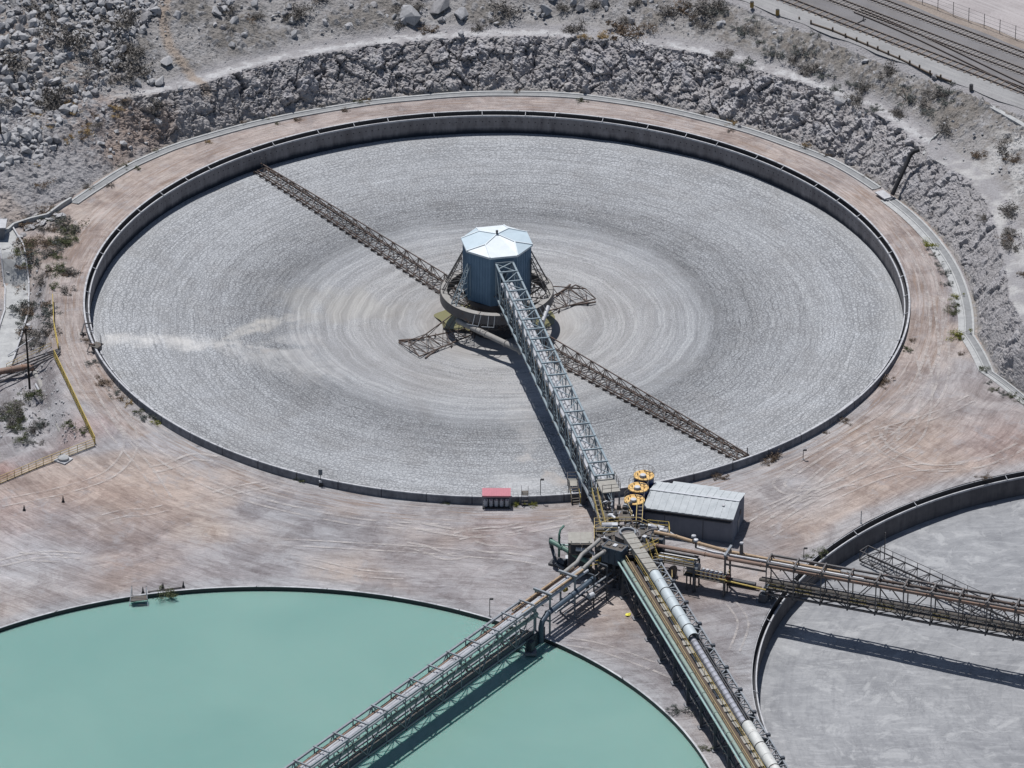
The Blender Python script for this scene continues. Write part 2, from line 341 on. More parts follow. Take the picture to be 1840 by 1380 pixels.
# ------------------------------------------------------------------ heights of the land
def itp(x, xs, ys): return np.interp(x, xs, ys)
LE = [(-120, 13), (-78, 14), (-66.5, 11), (-64.7, 2), (-62.9, -17), (-60.8, -29), (-56.6, -42.6), (-69.0, -55.6), (-120, -108)]
def left_drop(x, y):
    """metres inside the lower ground on the far left of the yard (positive below the edge)"""
    d = np.full(x.shape, 1e9)
    for a, b in zip(LE[:-1], LE[1:]):
        ax, ay = a; bx, by = b; dx, dy = bx-ax, by-ay; t = np.clip(((x-ax)*dx+(y-ay)*dy)/(dx*dx+dy*dy), 0, 1)
        d = np.minimum(d, np.hypot(x-ax-t*dx, y-ay-t*dy))
    poly = LE+[(-400, -108), (-400, 13)]; ins = np.zeros(x.shape, bool); n = len(poly)
    for i in range(n):
        x1, y1 = poly[i]; x2, y2 = poly[(i+1) % n]
        if y1 == y2: continue
        cnd = ((y1 > y) != (y2 > y)) & (x < (x2-x1)*(y-y1)/(y2-y1)+x1); ins ^= cnd
    return np.where(ins, d, -d)
ZTH = [-180, -172, -165, -155, -140, -40, -25, -12, 0, 10, 170, 180]; ZR = [-.42, -.55, -.8, -1.1, -1.2, -1.2, -1.0, -.7, -.35, -.18, -.25, -.42]
def gz(x, y):
    r = np.hypot(x, y); th = np.degrees(np.arctan2(y, x)); zr = itp(th, ZTH, ZR)
    z = zr+(-1.2-zr)*sst(72, 90, r)*((th < -15) & (th > -150)); d = left_drop(x, y)
    z = z-3.6*sst(0, 4.0, d)*(d > 0)+(.55*np.sin(x*.9+1.3*np.sin(y*.7))*np.sin(y*.8+1.1*np.sin(x*.5))+.25*np.sin(x*2.1+y*1.7)*np.sin(y*2.4-x))*sst(.6, 2.2, d)*(1-.8*sst(3.2, 4.4, d)*sst(-26, -20, y))*sst(60, 45, np.abs(y))
    return z+.05*np.sin(x*.31+y*.17)*np.sin(y*.23-x*.11)
GT = [-60, -40, -30, -22.7, -18, -10, 1, 13, 20, 26, 30, 40, 48, 56, 65, 79, 91, 101, 111, 121, 126, 131, 137, 143, 150, 156, 166, 176, 190]
GR = [150, 124, 97, 80.5, 72.9, 68.2, 67.2, 66.3, 65.9, 65.6, 65.5, 65.5, 64.9, 64.7, 64.9, 65.5, 65.3, 64.8, 64.9, 65.4, 66, 66.6, 67.4, 67.9, 68, 68.6, 72, 80, 95]
TR0 = [157, 131, 104, 86.5, 79, 74.2, 72.9, 73.6, 73.5, 72, 72.5, 73, 72.6, 72.3, 72.9, 72.6, 72, 71.3, 71, 71.2, 70.9, 71.2, 75.5, 80, 84, 88, 92, 100, 115]
HT = [6, 6, 6, 6, 6, 6, 6.2, 6, 6, 5.4, 6, 6, 6, 6, 6, 6, 6, 6, 6, 6, 6, 6, 6, 5.7, 5.5, 5, 3.5, 1, -1]
TR = [a+1.83*max(0, math.sin(R(b))) if b < 133 else a for a, b in zip(TR0, GT)]
RA = (39.5, 78.0); RN = (.684, .7295)           # edge of the railway plateau and its outward normal
def hz(x, y):
    r = np.hypot(x, y); th = np.degrees(np.arctan2(y, x)); th = np.where(th < -100, th+360, th)
    rg = itp(th, GT, GR)+1.35; rt = itp(th, GT, TR); H = itp(th, GT, HT); rp = rt+2.9
    z = itp(th, [0, 10, 140, 156], [-.35, -.25, -.25, -.5])+0*r; z = np.where(th < 0, itp(th, [-60, -20, 0], [-1.2, -.9, -.35]), z)
    u = np.clip((r-rg-.5)/(rt-rg-.5), 0, 1); cl = sst(133, 141, th)
    prof = (1-cl)*(u**.85)+cl*u
    z = z+(H-z)*prof; sd = (x-RA[0])*RN[0]+(y-RA[1])*RN[1]
    ov = np.maximum(r-rp, 0); slope = itp(th, [-60, 20, 60, 80, 131, 140, 166, 190], [.12, .12, .25, .36, .40, .46, .40, .2])
    z2 = H+ov*slope; t = ov/(ov+np.maximum(-sd, .01)); z3 = H+(9.98-H)*t
    k = sst(62, 82, th); z2 = np.where(r > rp, z3*(1-k)+z2*k, z)
    z2 = np.where((sd > .5) & (th < 75), 9.7, z2); z2 = np.minimum(z2, np.where(th < 90, 9.98+np.maximum(0, -sd)*.5, 99))
    return np.where(r > rp, z2, z), u, r, th, sd, rt, rp, rg
def land(x, y):
    a, b = np.array([float(x)]), np.array([float(y)]); th = math.degrees(math.atan2(y, x)); th += 360*(th < -100)
    zg = float(gz(a, b)[0])
    if -58 < th < 188:
        q = hz(a, b)
        if q[2][0] > q[7][0]: return max(zg, float(q[0][0])) if th < 158 else max(zg, float(q[0][0])-.3)
    return zg

# ------------------------------------------------------------------ ground sheet with three round openings
def snap_rings(X, Y, cell):
    for (cx, cy, _) in (T1, T2, T3):
        dx, dy = X-cx, Y-cy; r = np.hypot(dx, dy)+1e-9; m = np.abs(r-59.85) < cell*.72; f = np.where(m, 59.85/r, 1.0); X = cx+dx*f; Y = cy+dy*f
    return X, Y
cell = .8
xs = np.arange(-150, 170, cell); ys = np.arange(-245, 125, cell); X, Y = np.meshgrid(xs, ys); X, Y = snap_rings(X, Y, cell)
Z = gz(X, Y); hzv = hz(X, Y); thg = hzv[3]; inh = (hzv[2] > hzv[7]+1.2) & (thg > -58) & (thg < 155); Z = np.where(inh, np.minimum(Z, -1.5)-1.0, Z)
BLOB = [  # stains and soils of the yard: x, y, radius, strength, colour
    (-66, -62, 12, .7, (.395, .315, .295)), (-50, -59, 9, .85, (.47, .385, .335)), (-60, -56, 7, .8, (.46, .375, .33)), (-48, -74, 12, .5, (.34, .29, .28)), (-58, -40, 5, .6, (.42, .32, .30)),
    (-25, -68, 12, .7, (.345, .345, .36)), (-62, -76, 9, .8, (.42, .42, .44)), (-38, -67, 5, .8, (.47, .39, .33)), (-20, -78, 5, .6, (.45, .38, .33)), (-8, -74, 12, .35, (.37, .33, .32)), (2, -66, 6, .5, (.38, .315, .305)),
    (-60, -85, 10, .4, (.40, .40, .415)), (48, -62, 14, .9, (.445, .37, .325)), (58, -48, 11, .8, (.45, .365, .315)), (72, -44, 8, .85, (.37, .29, .265)),
    (74, -57, 10, .85, (.455, .375, .33)), (62, -66, 8, .4, (.38, .35, .34)), (40, -56, 6, .7, (.40, .40, .41)), (34, -76, 8, .5, (.37, .335, .32)),
    (64, -30, 8, .5, (.41, .35, .32)), (20, -96, 12, .7, (.285, .275, .285)), (33, -100, 12, .7, (.285, .275, .285)), (10, -98, 9, .55, (.31, .285, .285)),
    (-70, 23, 5, .8, (.40, .41, .43)), (-70, 0, 9, .5, (.31, .295, .285)), (-75, -28, 10, .7, (.37, .37, .38)), (-68, -33, 5, .5, (.43, .435, .45)), (-68, -12, 6, .5, (.27, .255, .245)), (-69, -47, 5, .8, (.40, .28, .26))]
r1 = np.hypot(X, Y); q1 = fbm(np.stack([X.ravel()*.055, Y.ravel()*.075, 0*X.ravel()], 1), 5, 13).reshape(X.shape)[..., None]
colr = np.array((.375, .365, .375))+(np.array((.43, .37, .335))-np.array((.375, .365, .375)))*sst(-.35, .35, q1)
ring = sst(66.5, 64.5, r1); tt = np.degrees(np.arctan2(Y, X)); back = ((tt > -35) | (tt < -140))
colr = colr*(1-(ring*back*.75)[..., None])+np.array((.41, .352, .325))*(ring*back*.75)[..., None]
nf = fbm(np.stack([X.ravel()*.11, Y.ravel()*.11, 0*X.ravel()], 1), 4, 3).reshape(X.shape)
for (bx, by, br, bs, bc) in BLOB:
    d = np.hypot(X-bx, Y-by)/br+nf*.35; k = (bs*np.clip(1.25-d, 0, 1))[..., None]; colr = colr*(1-k)+np.array(bc)*k
for (cx, cy, _) in (T1, T2, T3):                      # grey dust band along the tank walls
    d = np.hypot(X-cx, Y-cy)-60+nf*.8; k = (.75*sst(3.2, .6, d)*(tt < -30 if (cx == 0) else 1)*(tt > -150 if cx == 0 else 1))[..., None]; colr = colr*(1-k)+np.array((.375, .38, .395))*k
def keep_out(V, Q):
    ok = np.ones(len(Q), bool)
    for (cx, cy, _) in (T1, T2, T3): ok &= (np.hypot(V[Q, 0]-cx, V[Q, 1]-cy).min(1) > 59.80) 
    return ok
tag(grid_mesh('ground', X, Y, Z, M['ground'], keep_out, colr), kind='structure')

# ------------------------------------------------------------------ rock cut and hillside round the back
ths = np.radians(np.arange(-58, 186, .165)); nth = len(ths); thd = np.degrees(ths)
rg = itp(thd, GT, GR)+1.0; rt = itp(thd, GT, TR)
rows = [rg+(rt-rg)*u for u in np.linspace(0, 1, 58)]+[rt+q for q in np.arange(.25, 3.0, .3)]+[rt+q for q in np.arange(3.1, 18, .26)]+[rt+q for q in np.linspace(18.5, 60, 34)]
RR = np.array(rows); TH = np.broadcast_to(ths, RR.shape); X = RR*np.cos(TH); Y = RR*np.sin(TH)
Z, u, r_, th_, sd, rt_, rp_, rg_ = hz(X, Y)
gzv = gz(X, Y); Z = np.where(th_ > 154, np.where((Z > gzv+.02) & (th_ < 184), Z, gzv-.5), Z)
P = np.stack([X.ravel(), Y.ravel(), Z.ravel()], 1); n1 = fbm(P*.25, 4, 1).reshape(X.shape); n2 = fbm(P*1.3, 4, 9).reshape(X.shape)
Pw = P+.16*np.stack([fbm(P*.8, 2, 21+j) for j in range(3)], 1)
b1, e1 = blocks(Pw*np.array([.40, .40, .20]), 3); b2, e2 = blocks(Pw*np.array([.95, .95, .48])+7, 31); b3, e3 = blocks(Pw*np.array([2.2, 2.2, 1.3])+3, 57)
b1, b2, b3, e1, e2, e3 = [q.reshape(X.shape) for q in (b1, b2, b3, e1, e2, e3)]
hang = sst(-.02, .10, u)*sst(1.12, .93, (r_-rg_)/(rt_-rg_))*sst(144, 134, th_)*(.75+.5*sst(-.4, .5, n1))
hang = hang*np.interp(th_, [22, 45], [.5, 1.0])
disp = b1*.66+b2*.42+b3*.20-.50*sst(.06, 0, e1)-.20*sst(.06, 0, e2)-.06*sst(.12, 0, e3)+n2*.08
onpath = (r_ > rt_+.1) & (r_ < rp_+.2); up = sst(0, 2.5, r_-rp_)*np.where(sd > -1.5, 0, 1)
onpath = onpath & (th_ > 30) & (th_ < 141)
lf = sst(128, 140, th_)
dz = up*(n1*.55+n2*.10+np.maximum(0, b2*.5+.0-.3*sst(.2, 0, e2))*sst(-.1, .35, n1+.25*lf)*1.1+b3*.12)
side = sst(134, 142, th_)*sst(0, .1, u)*(1-up)*(n1*.5+np.maximum(0, b2)*.45+b3*.15)
ox = hang*disp*-.72
X2 = X+np.cos(TH)*ox; Y2 = Y+np.sin(TH)*ox; Z2 = Z+hang*disp*.62+np.where(onpath, n2*.05, dz)+side
col = np.ones(X.shape+(3,))*np.array((.285, .278, .285))
def lay(k, c): 
    global col
    k = np.clip(k, 0, 1)[..., None]; col = col*(1-k)+np.array(c)*k
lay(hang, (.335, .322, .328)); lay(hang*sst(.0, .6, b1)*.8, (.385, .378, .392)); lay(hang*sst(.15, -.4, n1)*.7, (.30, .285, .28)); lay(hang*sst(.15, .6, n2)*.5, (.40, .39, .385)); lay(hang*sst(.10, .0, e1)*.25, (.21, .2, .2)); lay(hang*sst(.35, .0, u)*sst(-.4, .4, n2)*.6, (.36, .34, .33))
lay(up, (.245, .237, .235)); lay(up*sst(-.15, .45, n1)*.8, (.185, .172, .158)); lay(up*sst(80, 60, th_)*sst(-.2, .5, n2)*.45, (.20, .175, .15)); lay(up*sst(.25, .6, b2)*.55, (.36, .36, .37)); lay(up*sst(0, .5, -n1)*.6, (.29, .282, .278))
lay(onpath*sst(.0, .55, .62-np.abs(r_-rt_-1.3)/2.0+n2*.35)*sst(-.55, .2, n1+n2*.5)*.85, (.45, .45, .455)); lay(sst(.10, .0, u)*(.5+n2*.5)*.8, (.24, .215, .18))
lay(sst(30, 22, th_)*(r_ > rt_)*sst(-.25, .25, n1-.35*sst(6, 12, r_-rt_)), (.40, .395, .39)); lay(lf*(up+(1-up)*u)*sst(-.1, .5, n1)*.5, (.36, .355, .355))
lay(sst(134, 139, th_)*sst(150, 143, th_)*sst(.85, .3, np.abs(u-.65))*sst(-.3, .4, n2)*.5, (.27, .20, .16)); lay(sst(155, 165, th_)*.6*sst(-.3, .3, n2), (.25, .22, .19))
for tr_, wd_, cl_, st_ in ((((345, 12), (300, 38), (292, 62), (305, 88), (335, 112), (370, 132)), 1.1, (.30, .245, .20), .75), (((205, 235), (235, 200), (262, 178), (290, 160)), 2.6, (.27, .205, .165), .6), (((0, 320), (45, 350), (75, 380)), 2.5, (.34, .29, .26), .6), (((150, 130), (215, 150), (270, 155)), 1.5, (.33, .32, .315), .6)):
    pp = [G(a_, b_, 8.0 if b_ < 200 else 5.0) for a_, b_ in tr_]; dd = np.full(X.shape, 99.)
    for p_, q_ in zip(pp[:-1], pp[1:]):
        vx, vy = q_.x-p_.x, q_.y-p_.y; tt_ = np.clip(((X-p_.x)*vx+(Y-p_.y)*vy)/(vx*vx+vy*vy), 0, 1); dd = np.minimum(dd, np.hypot(X-p_.x-tt_*vx, Y-p_.y-tt_*vy))
    lay(st_*sst(1.2, .3, dd/wd_+n2*.3), cl_)
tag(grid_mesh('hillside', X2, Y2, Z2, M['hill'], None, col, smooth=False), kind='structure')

# ------------------------------------------------------------------ contents of the three tanks
def disc(name, c, rmax, zf, m, nr=150, na=720, colf=None, alpha=None):
    r = rmax*np.linspace(0.0005, 1, nr)[:, None]; a = np.linspace(0, 2*np.pi, na+1)[None, :]; X = c[0]+r*np.cos(a); Y = c[1]+r*np.sin(a)
    Z = zf(X, Y, r+0*a); o = grid_mesh(name, X, Y, Z, m, None, colf(X, Y) if colf else None); return tag(o, kind='structure')
def mud_z(X, Y, r):
    n = fbm(np.stack([X.ravel()*.12, Y.ravel()*.12, 0*X.ravel()], 1), 3, 5).reshape(X.shape)
    z = -3.6-2.15*np.clip(1-r/57.0, 0, 1)**1.15; z = z-.45*sst(10.5, 5, r+n*2)+.22*sst(3.2, 0, np.abs(r-13.5-n*2.2))
    z = z+.07*np.sin(r*2.2+n*3)*sst(10, 16, r)*sst(36, 26, r)+n*.09
    return z
def mud_col(X, Y):
    r = np.hypot(X, Y); n = fbm(np.stack([X.ravel()*.35, Y.ravel()*.35, 0*X.ravel()], 1), 4, 8).reshape(X.shape); n2 = fbm(np.stack([X.ravel()*1.1, Y.ravel()*1.1, 0*X.ravel()], 1), 3, 18).reshape(X.shape)
    c = np.ones(X.shape+(3,))*np.array((.395, .408, .425)); al = np.ones(X.shape)
    def put(k, q, a=0.0):
        nonlocal c, al
        al = al*(1-np.clip(k, 0, 1)*a); k = np.clip(k, 0, 1)[..., None]; c = c*(1-k)+np.array(q)*k
    put(.55*sst(32, 18, r), (.385, .378, .372)); put(.8*sst(13.5, 10, r+n*2.2), (.40, .395, .39)); put(.45*sst(2.6, .5, np.abs(r-9.2-n)), (.30, .285, .275))
    def fan(p, q, w0, w1, colr_, s):
        p = np.array(p[:2]); q = np.array(q[:2]); d = q-p; L = np.linalg.norm(d); d = d/L; t = ((X-p[0])*d[0]+(Y-p[1])*d[1])/L; v = np.abs((X-p[0])*-d[1]+(Y-p[1])*d[0])+n*1.5
        put(s*(.75+.35*n2)*sst(1.3, .25, (v+n2*.5)/(w0+(w1-w0)*np.clip(t, 0, 1)))*sst(-.02, .04, t)*sst(1.08, .8, t+n2*.2), colr_, .9)
    z = -4.0
    fan(G(185, 612, z), G(440, 618, z), 2.6, 1.8, (.52, .515, .505), 1.0); fan(G(390, 612, z), G(530, 566, z-.6), 1.0, 2.6, (.50, .485, .46), .95)
    fan(G(410, 616, z), G(580, 610, z-.7), .9, 2.4, (.50, .495, .49), .8); fan(G(420, 616, z), G(560, 638, z-.6), .9, 2.0, (.52, .515, .51), 1.0); fan(G(430, 620, z), G(490, 634, z-.5), .5, 1.2, (.33, .295, .275), .8)
    fan(G(400, 622, z), G(610, 675, z-.8), 2.0, 5.5, (.48, .48, .48), .8)
    fan(G(1018, 885, z), G(930, 800, z), 1.0, 1.2, (.37, .335, .31), .95); fan(G(950, 830, z), G(925, 690, z-.9), 1.6, 3.0, (.40, .395, .395), .6)
    fan(G(1000, 880, z), G(880, 860, z), 2.0, 4.0, (.46, .465, .475), .6)
    put(.7*sst(10, 3, np.hypot(X+20, (Y-3)*1.5)+n*5), (.315, .308, .298), .8); put(.6*sst(11, 3, np.hypot((X+18)*.7, Y+10)+n*4), (.31, .312, .32), .5); put(.6*sst(8, 2, np.hypot((X+27)*.6, Y-6)+n*3), (.345, .34, .325), .7)
    return np.concatenate([c, al[..., None]], -1)
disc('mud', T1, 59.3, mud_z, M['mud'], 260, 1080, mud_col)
disc('mud', T3, 59.3, lambda X, Y, r: -4.75-1.6*np.clip(1-r/57, 0, 1)+.10*fbm(np.stack([X.ravel()*.2, Y.ravel()*.2, 0*X.ravel()], 1), 3, 2).reshape(X.shape), M['mud3'], 120, 540)
disc('water', T2, 59.73, lambda X, Y, r: -1.62+0*X, M['water'], 12, 180)
# ------------------------------------------------------------------ tank walls
M['steel_dark'] = simple('dark_steel', (.075, .075, .08), .6, .2, .3, 2, .2)
M['steel_pale'] = simple('pale_blue_steel', (.22, .27, .30), .5, .1, .15, 1.2, .05)
M['steel_grey'] = simple('grey_painted_steel', (.21, .228, .25), .55, .1, .25, 1.5, .12)
M['steel_mid'] = simple('weathered_steel', (.12, .115, .115), .6, .2, .3, 1.5, .25)
M['rust'] = simple('rusty_steel', (.10, .084, .077), .8, .1, .4, 2.0, .4)
M['rust_pipe'] = simple('rusted_pipe', (.22, .155, .125), .7, .1, .3, 1.0, .3, rustcol=(.27, .13, .07))
M['tan_pipe'] = simple('tan_painted_pipe', (.33, .235, .15), .6, 0, .2, 1.0, .1)
M['white_pipe'] = simple('pale_grey_pipe', (.40, .41, .435), .5, .05, .2, 1.0, .1)
M['yellow'] = simple('yellow_safety_paint', (.40, .30, .075), .55, 0, .2, 2, .12)
M['yellow_pale'] = simple('faded_yellow_paint', (.44, .34, .16), .6, 0, .15, 2, .05)
M['teal_pipe'] = simple('pale_teal_paint', (.28, .40, .385), .5, 0, .15, 1, .05)
M['sage_pipe'] = simple('sage_green_paint', (.225, .285, .25), .5, 0, .2, 1, .08)
M['green_pipe'] = simple('green_paint', (.09, .17, .14), .5, 0, .25, 1, .1)
M['blue_steel'] = simple('slate_blue_steel', (.06, .085, .115), .5, .1, .2, .6, .08)
M['navy'] = simple('navy_paint', (.012, .035, .12), .45, 0, .2, 1)
M['deck'] = simple('dirty_grating', (.105, .098, .09), .85, .1, .35, 2.5, .25)
M['beige'] = simple('dusty_beige_plate', (.28, .27, .245), .8, 0, .2, 1.5, .08)
M['zinc'] = simple('weathered_zinc', (.46, .475, .50), .55, .15, .12, .8, .03)
M['wood'] = simple('weathered_timber', (.12, .095, .075), .9, 0, .35, 3)
M['black'] = simple('black_plastic', (.022, .022, .025), .6, 0, .3, 2)

def tank(name, label, t, zmud, wall_out=True, struts=46, a_struts=(0, 360), drop=.5, lip=True):
    cx, cy, rim = t; o = thing(name, label, 'tank', (cx, cy, rim)); c = (cx, cy, rim)
    MB().lathe([(60.0, -2.6), (60.0, 0.0), (59.74, 0.0), (59.74, -.05)], 360, c).build('coping', M['cop_1'], o, True); MB().lathe([(59.75, -.05), (59.75, -2.2)], 360, c).build('channel_wall', M['launder'], o, True)
    for f in ():
        pass
    MB().lathe([(60.035, -2.8), (60.035, -.17)], 360, c).build('outer_wall', M['wall_o1'], o, True)
    lip and MB().lathe([(59.745, -1.0), (59.28, -1.0)], 360, c).build('overflow_channel', M['launder'], o, True)
    if lip:
        MB().lathe([(59.30, -1.1), (59.30, -drop), (59.12, -drop), (59.12, -drop-.25)], 360, c).build('weir_lip', M['coping'], o, True)
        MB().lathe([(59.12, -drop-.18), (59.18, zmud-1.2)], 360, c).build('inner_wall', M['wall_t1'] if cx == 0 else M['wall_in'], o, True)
    for k in range(struts):
        a = R(a_struts[0]+(a_struts[1]-a_struts[0])*(k+random.uniform(-.2, .2))/struts); d = Vector((math.cos(a), math.sin(a), 0)); ce = Vector(c)
        MB().bar(ce+d*59.72+Vector((0, 0, -.10)), ce+d*59.05+Vector((0, 0, -drop+.08)), .09, .09).build('strut', M['coping'], o)
    return o
tank('thickener_tank', 'largest round concrete thickener tank full of cracked grey mud, nearest the rock face', T1, -3.6, struts=58)
tank('thickener_tank', 'round concrete tank holding turquoise water at bottom left', T2, -.9, struts=0, lip=False)
tank('thickener_tank', 'half seen round tank of smooth grey mud at bottom right', T3, -3.6, struts=26)
# little square ports in a ring low on the wall and dark stains, wall darker towards its foot: part of the big tank
# ------------------------------------------------------------------ shallow pond of olive water round the drive column
M['olive'] = NT('olive_water').done((.185, .175, .09), .25, spec=.4)
a = np.linspace(0, 2*np.pi, 90, endpoint=False); pv = [((9.3+.7*math.sin(3*q+1)+.4*math.sin(7*q))*math.cos(q), 1.9+(4.6+.5*math.sin(4*q))*math.sin(q), -5.50) for q in a]
po = MB().add(pv, [tuple(range(90))]).build('pond_water', M['olive']); tag(po, kind='structure')

# ------------------------------------------------------------------ drive house on the centre column
dh = thing('drive_house', 'octagonal blue steel drive house with white folded roof in the big tank', 'tower', (0, 0, 0))
OA = [math.degrees(math.atan2((434.1-y)/5.96, (x-892.4)/12.35)) for x, y in ((957.4, 439.6), (947, 416.7), (903.3, 403.7), (855, 408.3), (828.3, 429.1), (837.4, 451.3), (880.4, 464.3), (930.6, 459.8))]
OA0 = sum(((q-k*45+180) % 360)-180 for k, q in enumerate(OA))/8
oc = lambda r, k: (r*math.cos(R(OA0+45*k)), r*math.sin(R(OA0+45*k)))
M['house_wall'] = mat_concrete('blue_cladding', (.115, .185, .262), (.175, .265, .355)); M['house_wall'].node_tree.nodes['Principled BSDF'].inputs['Roughness'].default_value = .55
M['house_roof'] = simple('white_metal_roof', (.60, .645, .67), .5, .0, .08, .9)
M['house_roof_blue'] = simple('pale_blue_metal_roof', (.44, .525, .575), .45, .05, .08, .9)
for k in range(8):
    p, q = oc(5.0, k), oc(5.0, k+1); m = MB(); m.add([(*p, .1), (*q, .1), (*q, 7.95), (*p, 7.95)], [(0, 1, 2, 3)])
    for u in np.linspace(.0, 1, 9)[:-1]:
        x, y = p[0]+(q[0]-p[0])*u, p[1]+(q[1]-p[1])*u; m.box((x, y, 4.0), (.07, .10, 7.8), (q[0]-p[0], q[1]-p[1], 0))
    m.build('wall_panel', M['house_wall'], dh)
MB().lathe([(4.85, .1), (4.75, -.7), (3.9, -1.0), (3.9, -5.9)], 40).build('column_skirt', M['steel_dark'], dh, True)
ap = (0, 0, 9.35); zc, zk = 8.15, 8.95
mid = lambda k: (3.05*math.cos(R(OA0+45*(k+.5))), 3.05*math.sin(R(OA0+45*(k+.5))), zk)      # apex of the triangle between corner k and k+1
def rpanel(vs, m_, nm):
    m = MB(); n = len(vs); m.add(vs, [tuple(range(n))]); m.add([(v[0], v[1], v[2]-.1) for v in vs], [tuple(range(n))]); m.build(nm, m_, dh)
for k in (1, 3, 5, 7):      # four triangles, four five sided panels, ridges between them
    c0, c1, c2 = [(*oc(5.3, q), zc) for q in (k, k+1, k+2)]; m0, m1 = mid(k), mid(k+2)
    rpanel([c0, c1, m0], M['house_roof'] if k in (5, 1) else M['house_roof_blue'], 'roof_triangle'); rpanel([c1, c2, m1, ap, m0], M['house_roof'] if k in (5, 1) else M['house_roof_blue'], 'roof_panel')
    for p_, q_ in ((c0, m0), (c1, m0), (m0, ap)): MB().bar(Vector(p_)+Vector((0, 0, .05)), Vector(q_)+Vector((0, 0, .05)), .16, .10).build('ridge_cap', M['house_roof'], dh)
    for a_, b_ in ((c0, c1), (c1, c2)): MB().add([a_, b_, (b_[0], b_[1], zc-.28), (a_[0], a_[1], zc-.28)], [(0, 1, 2, 3)]).build('eave_trim', M['house_roof'], dh)
MB().box((*[q*1.0 for q in oc(4.72, 6.5)], 4.7), (1.0, .08, 2.0), (oc(1, 7)[0]-oc(1, 6)[0], oc(1, 7)[1]-oc(1, 6)[1], 0)).build('door', M['blue_steel'], dh)
MB().tube([(0, 0, 9.3), (0, 0, 9.75)], .16, 10).box((0, 0, 9.85), (.36, .36, .14)).build('roof_vent', M['steel_dark'], dh)
# ------------------------------------------------------------------ feed ring hung from the house
fr = thing('feed_ring', 'dark steel feedwell ring hung by lattice stays round the foot of the blue drive house', 'feedwell ring', (0, 0, 0))
M['ring_top'] = simple('dusty_ring_deck', (.27, .262, .25), .85, 0, .2, 1.2, .1)
M['ring_side'] = simple('dull_ring_plate', (.125, .118, .118), .75, .1, .25, .8, .15)
MB().lathe([(7.25, .28), (8.15, .28)], 72).build('ring_deck', M['ring_top'], fr, True)
MB().lathe([(8.15, .20), (8.28, .34), (8.28, -1.15), (8.1, -1.2), (7.35, -1.2)], 72).build('outer_ring_wall', M['ring_side'], fr, True)
MB().lathe([(7.25, .28), (7.25, -1.15), (7.35, -1.2)], 72).build('inner_ring_wall', M['steel_dark'], fr, True)
for k in range(10):
    aa = R(OA0+36*k+10); d = Vector((math.cos(aa), math.sin(aa), 0)); MB().bar(d*7.24+Vector((0, 0, .31)), d*8.26+Vector((0, 0, .31)), .1, .06).build('deck_joint', M['steel_dark'], fr)
for aa in (218, 158, 20, 345, 62, 110, 185):
    d = Vector((math.cos(R(aa)), math.sin(R(aa)), 0)); t = Vector((-d.y, d.x, 0)); m = MB(); tops = [d*5.1+t*.3*s+Vector((0, 0, 6.0)) for s in (-1, 1)]; bots = [d*7.9+t*.55*s+Vector((0, 0, .3)) for s in (-1, 1)]
    low = [d*5.1+t*.3*s+Vector((0, 0, .9)) for s in (-1, 1)]
    for s in (0, 1): m.bar(tops[s], bots[s], .11); m.bar(tops[s], low[s], .07)
    for i in range(5):
        u0, u1 = i/5, (i+1)/5; A = [tops[s].lerp(bots[s], u0) for s in (0, 1)]; B = [tops[s].lerp(bots[s], u1) for s in (0, 1)]
        m.bar(A[0], B[1], .06).bar(B[0], B[1], .06); L = tops[0].lerp(low[0], u1); m.bar(B[0], L, .06); m.bar(B[0], tops[0].lerp(low[0], min(1, u1+.2)), .05)
    m.build('lattice_stay', M['steel_mid'] if aa not in (218,) else M['steel_pale'], fr)
for aa in range(0, 360, 30):
    d = Vector((math.cos(R(aa)), math.sin(R(aa)), 0)); MB().bar(d*3.9+Vector((0, 0, -2.6)), d*7.3+Vector((0, 0, -1.3)), .14).bar(d*3.9+Vector((0, 0, -.9)), d*7.3+Vector((0, 0, -1.2)), .12).build('hanger_brace', M['steel_dark'], fr)

for k in range(24):      # open lattice skirt from the ring down toward the cage
    a0_, a1_ = R(k*15), R(k*15+15); f = lambda a, r, z: Vector((r*math.cos(a), r*math.sin(a), z))
    MB().bar(f(a0_, 7.9, -1.15), f(a1_, 5.2, -3.6), .09).bar(f(a1_, 7.9, -1.15), f(a0_, 5.2, -3.6), .09).bar(f(a0_, 5.2, -3.6), f(a1_, 5.2, -3.6), .1).bar(f(a0_, 5.2, -3.6), f(a0_, 3.9, -1.3), .08).bar(f(a0_, 5.2, -3.6), f(a0_, 3.8, -5.0), .08).build('lattice_skirt', M['steel_mid'], fr)
for a_ in (248, 262, 300, 318):
    d = Vector((math.cos(R(a_)), math.sin(R(a_)), 0)); t = Vector((-d.y, d.x, 0)); MB().bar(d*8.2+Vector((0, 0, .3)), d*9.3+Vector((0, 0, -1.0)), .09).bar(d*9.3+Vector((0, 0, -1.0))-t*.9, d*9.3+Vector((0, 0, -1.0))+t*.9, .09).bar(d*8.2+t*.9+Vector((0, 0, .3)), d*9.3+t*.9+Vector((0, 0, -1.0)), .07).build('outrigger_frame', M['steel_grey'], fr)
